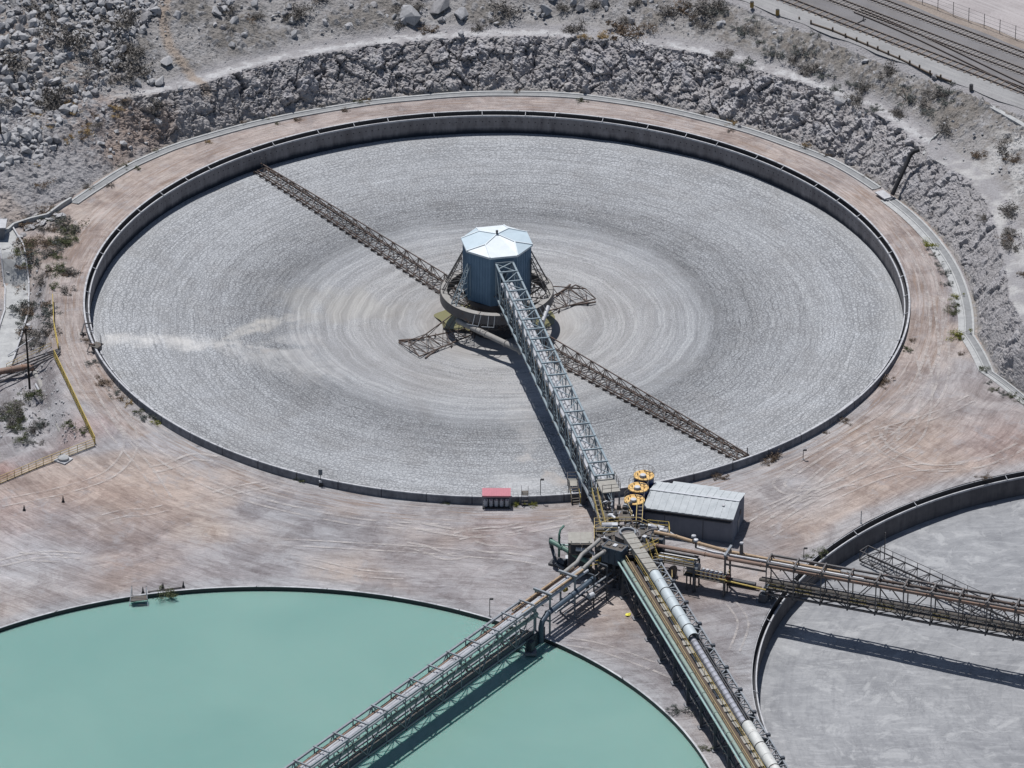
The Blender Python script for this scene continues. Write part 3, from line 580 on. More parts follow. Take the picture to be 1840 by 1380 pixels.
# ------------------------------------------------------------------ rake arms: two long, two short lattice arms low over the mud
def rake_arm(label, aim, r0, r1, long=True):
    aim = Vector((aim[0], aim[1], 0)).normalized(); side = Vector((-aim.y, aim.x, 0)); o = thing('rake_arm', label, 'rake arm', tuple(aim*r0+Vector((0, 0, -5.0))))
    zb = lambda r: -3.6-2.15*max(0, 1-r/57)**1.15+.45
    n = int((r1-r0)/(1.55 if long else 1.5)); st = [r0+(r1-r0)*i/n for i in range(n+1)]
    if long: hgt = lambda r: 2.7-1.7*((r-r0)/(r1-r0)); wid = lambda r: 1.10-.40*((r-r0)/(r1-r0))
    else: hgt = lambda r: 4.3*(1-(r-r0)/(r1-r0))+.5; wid = lambda r: 1.0+1.6*((r-r0)/(r1-r0))
    L = [[aim*r+side*wid(r)*s+Vector((0, 0, zb(r))) for r in st] for s in (-1, 1)]; T = [aim*r+Vector((0, 0, zb(r)+hgt(r))) for r in st]; mt = M['rust']
    for s in (0, 1):
        m = MB()
        for i in range(n): m.bar(L[s][i], L[s][i+1], .15)
        m.build('bottom_chord', mt, o)
    m = MB()
    for i in range(n): m.bar(T[i], T[i+1], .13)
    m.build('top_chord', mt, o)
    for s in (0, 1):
        m = MB()
        for i in range(n):
            if i % 2 == 0: m.bar(L[s][i], T[min(i+1, n)], .085); m.bar(T[min(i+1, n)], L[s][min(i+2, n)], .085)
            if long and i % 2: m.bar(L[s][i], T[i], .06)
        m.build('side_lacing', mt, o)
    m = MB()
    for i in range(n+1): m.bar(L[0][i], L[1][i], .09)
    for i in range(n): m.bar(L[i % 2][i], L[1-i % 2][i+1], .07)
    m.build('bottom_lacing', mt, o)
    if long:
        for s in (0, 1):
            m = MB()
            for i in range(n): m.bar(L[s][i]+side*(.38 if s else -.38)+Vector((0, 0, -.05)), L[s][i+1]+side*(.38 if s else -.38)+Vector((0, 0, -.05)), .08)
            m.build('blade_rail', mt, o)
    k = 0
    for i in range(n+1):
        for s in ((0, 1) if long else (0, 1)):
            if not long and i % 3: continue
            p = L[s][i]+side*(.34 if s else -.34); MB().box(p+Vector((0, 0, -.22)), (.75, .06, .42), (aim+side*(.8 if s else .8))).build('scraper_blade', mt, o)
    if not long:
        for s in (-1, 1):
            MB().bar(aim*(r1-.5)+side*(wid(r1)+.7)*s+Vector((0, 0, zb(r1)-.1)), aim*(r1-4.0)+side*(wid(r1)*.7)*s+Vector((0, 0, zb(r1-4)-.1)), .22, .18).build('toe_plate', M['rust'], o)
    else:
        MB().tube([aim*(r1-.3)+Vector((0, 0, zb(r1)-.3)), aim*(r1-.3)+Vector((0, 0, zb(r1)+2.0))], .07, 6).build('tip_marker', M['steel_mid'], o)
    return o
LA = Vector((-36.5, 46.0, 0))
rake_arm('long rusty rake arm reaching to the upper left edge of the mud', LA, 7.6, 58.2)
rake_arm('long rusty rake arm reaching to the lower right edge of the mud', -LA, 7.6, 56.5)
rake_arm('short rusty rake arm spreading out on the left of the drive house', (-13.8, -10.2, 0), 5.0, 15.7, False)
rake_arm('short rusty rake arm sticking out behind the drive house on the right', (13.8, 9.2, 0), 5.0, 15.7, False)
# feed pipes at the ring
def pipe(name, label, pts, r, m, n=10, joints=(), cat='pipe', group=None):
    o = MB().tube(pts, r, n).build(name, m, None, True); tag(o, label, cat, group)
    pts = [Vector(p) for p in pts]
    for j in joints:
        L = [0]
        for a, b in zip(pts[:-1], pts[1:]): L.append(L[-1]+(b-a).length)
        s = j*L[-1]
        for i in range(len(L)-1):
            if L[i] <= s <= L[i+1]:
                a, b = pts[i], pts[i+1]; d = (b-a).normalized(); c = a.lerp(b, (s-L[i])/(L[i+1]-L[i]))
                f = MB().tube([c-d*.06, c+d*.06], r*1.25, n).build('flange', m); f.parent = o; f.matrix_parent_inverse = Matrix.Translation(o.location).inverted()
    return o
pipe('feed_pipe', 'fat grey pipe slung under the front of the feed ring', [G(822, 575, -1.9), G(836, 583, -2.0), G(932, 628, -2.0), G(936, 634, -2.6)], .42, M['ring_top'], 12, (.45, .75))
pipe('feed_pipe', 'short white pipe slanting down from the right side of the feed ring', [G(985, 551, -.3), G(976, 575, -1.2), G(973, 590, -3.2)], .32, M['white_pipe'], 10)
# ------------------------------------------------------------------ bridges
def guard(name, label, pts, m, h=1.1, step=2.0, cat='railing', group=None, w=.06, parent=None, rails=(1.0, .55, .12)):
    pts = [Vector(p) for p in pts]; o = parent if parent else thing(name, label, cat, tuple(pts[0]), group)
    ra = [MB() for _ in rails]
    for a, b in zip(pts[:-1], pts[1:]):
        for k, q in enumerate(rails): ra[k].bar(a+Vector((0, 0, h*q)), b+Vector((0, 0, h*q)), w, w)
    for k in range(len(rails)): ra[k].build(('top_rail', 'mid_rail', 'toe_board', 'extra_rail')[min(k, 3)] if parent is None else 'handrail', m, o)
    for a, b in zip(pts[:-1], pts[1:]):
        n = max(1, round((b-a).length/step))
        for i in range(n+(1 if b is pts[-1] else 0)):
            p = a.lerp(b, i/n); MB().bar(p, p+Vector((0, 0, h)), w*1.15).build('post', m, o)
    return o
def truss(name, label, org, d, st, wl, wr, zt, zb, mt, mdark, cat='bridge', ch=.26, bw=.16, diag=True, deckz=None, decku=None, xtop=True, lean=0, railm=None):
    d = Vector((d[0], d[1], 0)).normalized(); n = Vector((-d.y, d.x, 0)); org = Vector((org[0], org[1], 0)); Pt = lambda s, u, z: org+d*s+n*u+Vector((0, 0, z))
    o = thing(name, label, cat, tuple(Pt(st[0], 0, zb)))
    for u in (wl, wr):
        MB().bar(Pt(st[0], u, zt), Pt(st[-1], u, zt), ch, ch).build('top_chord', mt, o); MB().bar(Pt(st[0], u, zb), Pt(st[-1], u, zb), ch, ch).build('bottom_chord', mt, o)
    for i, s in enumerate(st):
        MB().bar(Pt(s, wl-.12, zt+.16), Pt(s, wr+.12, zt+.16), bw*1.25, bw*1.2).build('cross_beam', mt, o); MB().bar(Pt(s, wl-.25, zb-.16), Pt(s, wr+.25, zb-.16), bw*1.2, bw*1.2).build('floor_beam', mdark, o)
        for u in (wl, wr): MB().bar(Pt(s, u, zb), Pt(s, u, zt), bw, bw).build('upright', mt, o)
        if i and diag:
            s0 = st[i-1]
            for u in (wl, wr):
                a, b = (zt, zb) if i % 2 else (zb, zt); MB().bar(Pt(s0, u, a), Pt(s, u, b), bw*.75, bw*.75).build('diagonal', mt, o)
            if xtop: MB().bar(Pt(s0, wl if i % 2 else wr, zt+.02), Pt(s, wr if i % 2 else wl, zt+.02), .10, .08).build('wind_brace', mt, o)
            MB().bar(Pt(s0, wl, zb), Pt(s, wr, zb), .1).build('floor_brace', mt, o); MB().bar(Pt(s0, wr, zb), Pt(s, wl, zb), .1).build('floor_brace', mt, o)
            for u in (wl, wr): MB().bar(Pt(s, u, zt-.9), Pt(s-.7 if i % 2 else s+.0, u*.45, zt), .08).build('knee_brace', mt, o)
    if deckz is not None:
        MB().box((Pt(st[0], (decku[0]+decku[1])/2, deckz)+Pt(st[-1], (decku[0]+decku[1])/2, deckz))/2, (st[-1]-st[0], decku[1]-decku[0], .08), d).build('walkway_deck', M['deck'], o)
        for u in decku:
            r = MB()
            for hh in (.5, 1.05): r.bar(Pt(st[0], u, deckz+hh), Pt(st[-1], u, deckz+hh), .05)
            for s in np.arange(st[0], st[-1], 1.85): r.bar(Pt(s, u, deckz), Pt(s, u, deckz+1.05), .05)
            r.build('handrail', railm or mt, o)
    return o, Pt
stn = lambda s0, *seg: [s0]+[x for x in np.cumsum([s for (n, s) in seg for _ in range(n)])+s0]
B1, P1 = truss('pipe_bridge', 'long pale blue steel truss bridge from the octagonal house to the hub', (0, 0), (.2155, -.9765), stn(5.1, (8, 2.95), (11, 3.6)), -1.25, 1.25, 7.15, 2.05, M['steel_pale'], M['steel_dark'], deckz=2.35, decku=(-1.1, 1.1))
MB().bar(P1(5.1, -1.25, 2.05), P1(5.1, 1.25, 7.1), .16).bar(P1(5.1, 1.25, 2.05), P1(5.1, -1.25, 7.1), .16).bar(P1(6.6, -1.2, 7.1), P1(5.1, 1.2, 7.2), .16).build('end_portal', M['steel_pale'], B1)
for u, z, r, lab in ((-.65, 4.6, .23, 'pale grey pipe on the left inside the blue truss bridge'), (.05, 4.9, .18, 'slim pale grey pipe in the middle inside the blue truss bridge'), (.70, 4.5, .27, 'fat pale grey pipe on the right inside the blue truss bridge')):
    pts = [P1(s, u+.06*math.sin(s), z+.05*math.sin(s*1.7)) for s in np.linspace(6.5, 67.5, 24)]; pipe('pipe', lab, pts, r, M['white_pipe'], 8, (.1, .22, .34, .46, .58, .7, .82, .93))
hang = MB()
for s in np.arange(8, 68, 2.95): hang.bar(P1(s, -1.2, 4.2), P1(s, 1.2, 4.2), .14)
hang.build('pipe_support', M['steel_grey'], B1)
# run of dark pipes and a chord that carries on to the hub under the end of the blue bridge
for u, z, r, mt, lab in ((-1.15, 2.0, .2, 'steel_grey', 'grey pipe dropping along the left side from the blue bridge to the hub'), (-.55, 1.9, .16, 'white_pipe', 'slim white pipe beside the stairs between the blue bridge and the hub')):
    pipe('pipe', lab, [P1(60, u, z+.2), P1(68, u, z+.1), P1(76, u+.1, z-.1)], r, M[mt], 8, (.4,))
def pier(label, p, q, z0, z1, m, th=.5, n=2):
    p, q = Vector((p[0], p[1], 0)), Vector((q[0], q[1], 0)); o = thing('bridge_pier', label, 'pier', tuple(p.lerp(q, .5)+Vector((0, 0, z0)))); a = (q-p)
    for i in range(n):
        c = p.lerp(q, i/(n-1)); MB().bar(c+Vector((0, 0, z0)), c+Vector((0, 0, z1)), th, th, a).build('column', m, o); MB().box(c+Vector((0, 0, z0+.08)), (th*1.9, th*1.9, .35)).build('footing', M['wall_out'], o)
    MB().bar(p+Vector((0, 0, z1-.2)), q+Vector((0, 0, z1-.2)), th*.7, .45).build('cap_beam', m, o)
    MB().bar(p+Vector((0, 0, z0+.4)), q+Vector((0, 0, z1-.5)), .14).bar(q+Vector((0, 0, z0+.4)), p+Vector((0, 0, z1-.5)), .14).build('brace', m, o); return o
M['pier'] = simple('blue_black_steel', (.055, .065, .08), .55, .1, .25, 1.2, .1)
pier('dark steel pier carrying the blue bridge at the rim of the big tank', P1(61.2, -1.2, 0), P1(61.2, 1.2, 0), -1.3, 1.9, M['pier'], .6)
# bridge to the water tank
d2 = Vector((-.583, -.8124, 0)); s2 = lambda p: (G(p[0], p[1], 5.0)-Vector((HUB[0], HUB[1], 5))).dot(d2)
s20 = s2((931.3, 1078.7)); B2, P2 = truss('pipe_bridge', 'grey truss bridge loaded with pipes running out over the turquoise water', HUB, (d2.x, d2.y), stn(s20, (13, 4.0)), -1.2, 1.05, 5.0, .55, M['steel_grey'], M['steel_dark'], deckz=1.0, decku=(-.2, 1.0), xtop=False, railm=M['steel_grey'])
MB().box((P2(s20, 1.0, .75)+P2(s20+52, 1.0, .75))/2, (52, .06, 1.25), tuple(d2)).build('side_plate', M['pier'], B2)
sA, sB = s2((957.6, 1058)), s2((1004, 1026.5))
for s, lab in ((sA, 'grey portal frame over the pipes where the water bridge lands on the ground'), (sB, 'grey portal frame over the pipes beside the hub, left side')):
    o = thing('portal_frame', lab, 'frame', tuple(P2(s, 0, -1.2)))
    for u in (-1.2, 1.1): MB().bar(P2(s, u, -1.2), P2(s, u, 5.0), .26).build('upright', M['steel_grey'], o)
    MB().bar(P2(s, -1.5, 5.1), P2(s, 1.4, 5.1), .3, .3).build('cross_beam', M['steel_grey'], o); MB().bar(P2(s, -1.2, 1.0), P2(s, 1.1, 1.0), .2).build('lower_beam', M['steel_grey'], o)
rnd = random.Random(5)
for u, z, r, m_, s1, lab in ((-.85, 4.15, .22, 'rust_pipe', 60, 'rusty brown pipe on the far side of the water bridge'), (-.30, 4.30, .20, 'white_pipe', 58, 'pale pipe in the middle of the water bridge'), (.15, 4.35, .24, 'white_pipe', 60, 'fat pale pipe just right of the middle of the water bridge'),
                        (.70, 4.25, .20, 'white_pipe', 60, 'pale pipe along the near chord of the water bridge'), (.75, 3.25, .30, 'sage_pipe', 60, 'pale green pipe low on the near side of the water bridge')):
    pipe('pipe', lab, [P2(s, u+rnd.uniform(-.05, .05), z+rnd.uniform(-.05, .05)) for s in np.linspace(sB-3.5 if z > 4 else s20-1, s20+52, 22)], r, M[m_], 8, (.15, .3, .45, .6, .75, .9))
for u, z, r, m_, lab in ((-.95, 4.6, .17, 'tan_pipe', 'tan pipe on the far side of the portal frames'), (.62, 4.75, .17, 'tan_pipe', 'tan pipe on the near side of the portal frames'), (1.35, 3.0, .2, 'blue_steel', 'blue black pipe bending down outside the portal frames at the water bridge')):
    pts = [P2(s, u, z) for s in (sB-2.5, sB, sA, s20+2)]
    if m_ == 'blue_steel': pts = [P2(sB-4, u, z), P2(sA+1.0, u, z-.3), P2(sA+2.2, u+.1, z-.8), P2(sA+2.5, u+.1, z-1.6), P2(sA+2.5, u+.1, -.8)]; r = .38
    pipe('pipe', lab, pts, r, M[m_], 9, (.35, .7))
lv = MB()
for s in np.arange(sB-1, s20+51, 2.0): lv.bar(P2(s, -1.2, 4.0), P2(s, 1.05, 4.0), .12)
lv.build('pipe_support', M['steel_dark'], B2)
pier('broad blue black steel pier under the water bridge at the rim of the turquoise tank', P2(s20+1.2, -1.3, 0), P2(s20+1.2, 1.4, 0), -1.3, .4, M['pier'], .8)
MB().box(P2(s20-.2, 1.15, -.2), (4.2, .12, 2.0), tuple(d2)).build('skirt_plate', M['pier'], bpy.data.objects[B2.name])
# bridge to the grey tank on the right
d3 = Vector((.943, -.333, 0)); s3 = lambda p: (G(p[0], p[1], 4.85)-Vector((HUB[0], HUB[1], 4.85))).dot(d3)
s30 = s3((1386, 998)); B3, P3 = truss('pipe_bridge', 'brown grey truss bridge stacked with pipes crossing the grey mud tank at right', HUB, (d3.x, d3.y), stn(s30, (12, 3.76)), -.9, 1.35, 4.85, .25, M['steel_mid'], M['steel_dark'], deckz=.7, decku=(-.7, 1.0), xtop=False, railm=M['steel_mid'])
o = thing('portal_frame', 'brown portal frame over the right hand pipes, next to the caged platform', 'frame', tuple(P3(s3((1314, 982)), 0, -1.2))); sC = s3((1314, 982))
for u in (-.95, 1.3): MB().bar(P3(sC, u, -1.2), P3(sC, u, 4.85), .28).build('upright', M['steel_mid'], o)
MB().bar(P3(sC, -1.2, 4.95), P3(sC, 1.7, 4.95), .3, .3).build('cross_beam', M['steel_grey'], o); MB().bar(P3(sC, -.95, .6), P3(sC, 1.3, .6), .2).build('lower_beam', M['steel_mid'], o)
for q in (-.95, 1.3): MB().bar(P3(sC, q, 3.6), P3(s30, q, 3.6), .2).build('tie_beam', M['steel_mid'], o)
for pts, r, m_, lab in (([P3(3.4, 1.6, 5.0), P3(6.3, 1.5, 5.0), P3(10.0, 1.2, 4.7), P3(sC, 1.1, 4.35), P3(s30, 1.05, 4.3), P3(s30+9.6, 1.05, 4.3)], .24, 'tan_pipe', 'tan pipe with a dog leg running from the hub past the grey shed'),
                       ([P3(9.5, .8, 4.3), P3(12, .3, 4.35), P3(sC, .2, 4.4), P3(s30, .3, 4.4), P3(s30+13, .3, 4.35)], .17, 'white_pipe', 'slim white wavy pipe between the two tan pipes right of the hub'),
                       ([P3(4, -.35, 4.2), P3(9, -.5, 4.3), P3(sC, -.6, 4.3), P3(s30, -.62, 4.3), P3(s30+44, -.62, 4.25)], .27, 'rust_pipe', 'long pinkish brown pipe below the near chord of the right bridge'),
                       ([P3(s30, 1.05, 4.2), P3(s30+44, 1.05, 4.2)], .22, 'rust', 'dark rusty pipe on the far side of the right bridge'),
                       ([P3(s30-1, -.55, 2.0), P3(s30+44, -.55, 2.0)], .24, 'deck', 'dull dirty pipe low on the near side of the right bridge'),
                       ([P3(s30-1, .5, 1.6), P3(s30+44, .5, 1.6)], .22, 'steel_mid', 'dark brown pipe low in the middle of the right bridge')):
    pipe('pipe', lab, pts, r, M[m_], 9, (.12, .25, .38, .5, .63, .75, .88))
lv = MB()
for s in np.arange(s30, s30+44, 1.88): lv.bar(P3(s, -.9, 4.0), P3(s, 1.3, 4.0), .1).bar(P3(s, -.9, 1.3), P3(s, 1.3, 1.3), .1)
lv.build('pipe_support', M['steel_dark'], B3)
yl = MB()
for s in range(10):
    if s in (0, 1, 3, 4, 6): yl.bar(P3(s30+s*3.76+.3, -1.0, 1.9), P3(s30+s*3.76+2.6, -1.0, 1.9), .07).bar(P3(s30+s*3.76+.3, -1.0, 1.35), P3(s30+s*3.76+2.6, -1.0, 1.35), .06)
yl.build('yellow_rail', M['yellow'], B3)
pipe('yellow_pipe', 'bright yellow pipe along the ground side of the right bridge before its pier', [P3(sC-.6, -1.6, 1.55), P3(s30+.2, -1.6, 1.2)], .11, M['yellow'], 9, (.3, .6))
pier('dark blue grey pier under the right bridge at the rim of the grey mud tank', P3(s30-.3, -.95, 0), P3(s30-.3, 1.3, 0), -1.3, .1, M['pier'], 1.0)

# ------------------------------------------------------------------ pipe conveyor gallery on trestles, foreground
O4 = Vector((14.9, -78.3, 0)); d4 = Vector((.2816, -.9595, 0)); n4 = Vector((.9595, .2816, 0)); P4 = lambda s, u, z: O4+d4*s+n4*u+Vector((0, 0, z))
B4 = thing('conveyor_gallery', 'long elevated conveyor gallery on dark trestle legs running toward the viewer from the hub', 'conveyor', tuple(P4(6, 2.5, -1.2))); s4a, s4b = 5.5, 68
LEG = [12.3-5.61+5.61*i for i in range(12)]
for u, z, w_ in ((.3, 3.35, .22), (5.37, 3.5, .2), (2.25, 3.35, .2), (5.3, 1.4, .18), (.3, 1.2, .18)): MB().bar(P4(s4a+1, u, z), P4(s4b, u, z), w_, w_+.08).build('girder', M['steel_grey'] if u > 5 and z > 3 else M['pier'], B4)
for i, s in enumerate(LEG):
    for u in (.3, 5.2):
        MB().bar(P4(s, u, -1.3), P4(s, u, 3.3), .46 if u < 1 else .34, .42).build('leg', M['pier'], B4); MB().box(P4(s, u, -1.15), (.9, .9, .3), d4).build('footing', M['wall_out'], B4)
    MB().bar(P4(s, .1, 3.1), P4(s, 5.5, 3.1), .3, .42).build('cross_beam', M['pier'], B4); m = MB().bar(P4(s, .3, -.9), P4(s, 5.2, 2.9), .12).bar(P4(s, 5.2, -.9), P4(s, .3, 2.9), .12)
    if i: 
        for u in (.3, 5.2): m.bar(P4(LEG[i-1], u, -.8), P4(s, u, 3.0), .1).bar(P4(s, u, -.8), P4(LEG[i-1], u, 3.0), .1).bar(P4(LEG[i-1], u, 1.2), P4(s, u, 1.2), .1)
    m.build('trestle_brace', M['pier'], B4)
    MB().box(P4(s, 5.42, 3.72), (.42, .5, .36), d4).build('node_plate', M['pier'], B4)
for i in range(25):
    s = 6+i*2.5
    if s+2.5 > s4b: break
    MB().bar(P4(s, 4.1, 3.5), P4(s, 5.37, 3.5), .14).bar(P4(s, 4.15, 3.5), P4(s+1.25, 5.37, 3.5), .13).bar(P4(s+1.25, 5.37, 3.5), P4(s+2.5, 4.15, 3.5), .13).bar(P4(s+1.25, 5.35, 3.5), P4(s+1.25, 5.35, 1.5), .1).build('outrigger', M['steel_grey'], B4)
M['walk'] = simple('brown_walkway', (.085, .065, .05), .9, 0, .3, 2.5, .1)
MB().box((P4(s4a, 1.45, 3.45)+P4(s4b, 1.45, 3.45))/2, (s4b-s4a, 1.0, .07), d4).build('walkway_deck', M['walk'], B4)
for u, m_, nm in ((.98, M['tan_pipe'], 'left'), (2.2, M['yellow'], 'right')):
    rm = MB().bar(P4(s4a, u, 4.5), P4(s4b, u, 4.5), .05).bar(P4(s4a, u, 4.0), P4(s4b, u, 4.0), .03)
    rm.build('handrail', m_ if nm == 'right' else M['yellow_pale'], B4)
    for s in np.arange(s4a, s4b, 3.74): MB().bar(P4(s, u, 3.42), P4(s, u, 4.5), .05).build('handrail_post', m_ if nm == 'right' else M['yellow_pale'], B4)
for i, s in enumerate(np.arange(s4a+5, s4b, 1.87)):
    if (i*7) % 5 == 2: continue
    MB().box(P4(s, 2.3+.03*(i % 2), 3.55), (1.1+.3*((i*5) % 3), .5+.12*((i*3) % 4), .10), (d4+n4*.10*((i % 3)-1))).build('cover_plate', M['beige'], B4)
MB().box((P4(s4a+5, 2.65, 3.2)+P4(s4b, 2.65, 3.2))/2, (s4b-s4a-5, .12, .5), d4).build('side_channel', M['deck'], B4)
# dust hood over the belt: big round hood, a stretch left open with the belt tube and hoops, and hood again
M['hood'] = simple('galvanised_hood', (.47, .52, .54), .45, .2, .10, .5, .03)
M['hood_dusty'] = simple('dusty_hood', (.50, .505, .49), .6, .1, .18, .9, .05)
hood = thing('conveyor_hood', 'big round grey dust hood on the conveyor gallery with its middle stretch missing', 'hood', tuple(P4(10.5, 3.35, 3.5)))
def hoodrun(s0, s1, m_):
    n = max(1, round((s1-s0)/2.55)); L = (s1-s0)/n
    for i in range(n):
        a, b = s0+i*L+.02, s0+(i+1)*L-.02; rr = .74 if i % 2 else .75
        k = MB(); ang = np.linspace(-2.55, 2.55, 19)
        for sgn, r in ((1, rr), (1, rr-.04)):
            base = len(k.v)
            for s in (a, b):
                for q in ang: k.v.append(tuple(P4(s, 3.35+r*math.sin(q), 4.15+r*math.cos(q))))
            for j in range(18): k.f.append((base+j, base+j+1, base+19+j+1, base+19+j))
        k.build('hood_panel', m_, hood, True)
    for i in range(0, n+1, 2):
        s = min(s0+i*L, s1); MB().tube([P4(s, 3.35+.79*math.sin(q), 4.15+.79*math.cos(q)) for q in np.linspace(-1.75, 1.75, 15)], .05, 5).build('hoop', M['steel_dark'], hood)
hoodrun(10.6, 27.4, M['hood']); hoodrun(49.3, 68, M['hood_dusty'])
M['belt'] = simple('bare_belt_tube', (.50, .50, .54), .3, .45, .12, 1.5, 0)
belt = MB().tube([P4(27.0, 3.3, 3.78), P4(49.6, 3.3, 3.78)], .43, 18).build('belt_tube', M['belt'], hood, True)
for s in np.arange(28.2, 49.3, 1.12):
    MB().tube([P4(s, 3.3+.55*math.sin(q), 3.78+.55*math.cos(q)) for q in np.linspace(-1.7, 1.7, 11)], .03, 4).build('belt_hoop', M['steel_dark'], hood)
for u in (2.72, 3.95): MB().bar(P4(27.0, u, 3.82), P4(49.5, u, 3.82), .1, .1).build('hood_rail', M['steel_dark'], hood)
MB().bar(P4(27.0, 4.2, 3.9), P4(49.5, 4.2, 3.9), .12, .16).build('hood_rail', M['steel_dark'], hood)
ch = MB(); ch.add([P4(1.0, 1.75, 5.3), P4(1.0, 3.4, 5.3), P4(10.7, 4.05, 4.55), P4(10.7, 2.65, 4.55), P4(1.0, 1.75, 4.4), P4(1.0, 3.4, 4.4), P4(10.7, 4.05, 3.6), P4(10.7, 2.65, 3.6)], [(0, 1, 2, 3), (4, 5, 6, 7), (0, 1, 5, 4), (2, 3, 7, 6), (0, 3, 7, 4), (1, 2, 6, 5)])
cho = thing('belt_cover', 'dusty beige plated cover sloping from the hub down to the round hood', 'cover', tuple(P4(5, 2.5, 4))); ch.build('cover_box', M['beige'], cho)
for i in range(8):
    s = 1.3+i*1.2; t_ = (s-1)/9.7; MB().bar(P4(s, 1.75+.9*t_-.02, 5.31-.75*t_), P4(s, 3.4+.65*t_+.02, 5.31-.75*t_), .07, .05).build('cover_seam', M['deck'], cho)
pipe('pipe', 'thin pale teal pipe along the left edge of the conveyor gallery', [P4(s4a-.6, 0.0, 3.55), P4(s4b, .12, 3.55)], .13, M['teal_pipe'], 8, tuple(np.linspace(.08, .95, 10)))
pipe('pipe', 'fat sage green pipe along the left edge of the conveyor gallery', [P4(s4a-.2, .58, 3.72), P4(s4b, .66, 3.72)], .27, M['sage_pipe'], 12, tuple(np.linspace(.08, .95, 12)))
# ------------------------------------------------------------------ the hub where the bridges meet
hd = Vector((HUB[0], HUB[1], 0)); H = lambda x, y, z: hd+Vector((x, y, z))
hub = thing('hub_platform', 'crowded grating platform on dark columns where the four bridges meet', 'platform', tuple(H(0, 0, -1.2)))
octo = [(4.6*math.cos(R(22.5+45*k)), 4.3*math.sin(R(22.5+45*k))) for k in range(8)]
MB().prism([(hd.x+x, hd.y+y) for x, y in octo], 3.85, 4.05).build('deck', M['deck'], hub)
for k in range(8):
    x, y = octo[k]; MB().bar(H(x*.93, y*.93, -1.2), H(x*.93, y*.93, 3.85), .38).build('column', M['pier'], hub)
    x2, y2 = octo[(k+1) % 8]; MB().bar(H(x*.93, y*.93, -.8), H(x2*.93, y2*.93, 3.4), .14).build('brace', M['pier'], hub); MB().bar(H(x*.95, y*.95, 3.7), H(x2*.95, y2*.95, 3.7), .25, .35).build('edge_beam', M['pier'], hub)
    if k in (0, 1, 2, 3, 6): guard('g', None, [H(x, y, 4.05), H(x2, y2, 4.05)], M['yellow_pale'] if k != 6 else M['yellow'], 1.1, 1.6, parent=hub, rails=(1.0, .5))
MB().prism([(hd.x+x*.4+.2, hd.y+y*.4+.4) for x, y in octo], 4.05, 4.75).build('splitter_pot', M['steel_mid'], hub)
MB().lathe([(1.15, 4.75), (1.15, 5.1), (.9, 5.1), (.9, 4.6)], 28, (hd.x+.2, hd.y+.4, 0)).build('splitter_rim', M['steel_grey'], hub, True)
rr = random.Random(3)
for i in range(26):
    a = rr.uniform(0, 6.28); r = rr.uniform(1.9, 3.9); s = (rr.uniform(.3, 1.1), rr.uniform(.25, .7), rr.uniform(.15, .8)); p = H(r*math.cos(a), r*math.sin(a)*.95, 4.05+s[2]/2)
    MB().box(p, s, (math.cos(a*3), math.sin(a*3), 0)).build('machine_block', M[rr.choice(['steel_mid', 'steel_grey', 'zinc', 'deck', 'steel_dark', 'steel_mid', 'beige'])], hub)
for i in range(16):
    a = rr.uniform(0, 6.28); p = H(rr.uniform(1.5, 3.8)*math.cos(a), rr.uniform(1.5, 3.8)*math.sin(a), 4.3+rr.uniform(0, .6)); q = p+Vector((rr.uniform(-1.8, 1.8), rr.uniform(-1.8, 1.8), rr.uniform(-.2, .5)))
    MB().tube([p, (p+q)/2+Vector((0, 0, rr.uniform(0, .25))), q], rr.choice([.06, .09, .13]), 7).build('pipework', M[rr.choice(['white_pipe', 'steel_grey', 'steel_mid', 'rust', 'zinc'])], hub, True)
for i in range(14):   # pipework and racks under the deck
    p = H(rr.uniform(-4, 4), rr.uniform(-4.5, 3), rr.uniform(-.4, 3.2)); q = p+Vector((rr.choice([-1, 1])*rr.uniform(1, 3.5), rr.uniform(-1.2, 1.2), rr.uniform(-.2, .2)))
    MB().tube([p, q], rr.choice([.08, .14, .2]), 7).build('under_pipe', M[rr.choice(['steel_mid', 'steel_dark', 'rust', 'steel_grey', 'blue_steel'])], hub, True)
MB().box(H(0, -.5, 1.6), (7.5, 6.5, .12)).build('lower_deck', M['deck'], hub)
# distribution boxes
def dbox(label, c, size, ax, ztop, lid, m, extras=True):
    c = Vector(c); o = thing('distribution_box', label, 'box', (c.x, c.y, ztop-size[2])); ax = Vector(ax).normalized(); ay = Vector((-ax.y, ax.x, 0))
    for s in (-1, 1):
        MB().box(Vector((c.x, c.y, ztop-size[2]/2))+ay*s*size[1]/2, (size[0], .08, size[2]), ax).build('side_plate', m, o); MB().box(Vector((c.x, c.y, ztop-size[2]/2))+ax*s*(size[0]/2+.003), (.08, size[1]-.09, size[2]), ax).build('end_plate', m, o)
    MB().box(Vector((c.x, c.y, ztop-.10)), (size[0]-.1, size[1]-.1, .08), ax).build('lid', lid, o)
    for i in range(3): MB().box(Vector((c.x, c.y, ztop+.03))+ax*(i-1)*size[0]*.3+ay*.1*i, (.5, size[1]*.35, .12), ax).build('hatch', M['zinc'] if i % 2 else M['deck'], o)
    for i in range(4):
        p = Vector((c.x, c.y, ztop-size[2]*.5))+ax*(i-1.5)*size[0]*.3-ay*(size[1]/2+.07); MB().box(p, (.09, .09, size[2]*.98), ax).build('stiffener', m, o)
    return o
dbox('slate blue distribution box at the front left of the hub, grating lid on top', H(-1.55, -3.55, 0), (2.9, 1.9, 2.3), (.88, -.47, 0), 5.15, M['deck'], M['blue_steel'])
dbox('slate blue distribution box at the right of the hub below the white motors', H(4.15, .1, 0), (1.75, 1.9, 2.6), (.97, -.2, 0), 4.6, M['steel_mid'], M['blue_steel'])
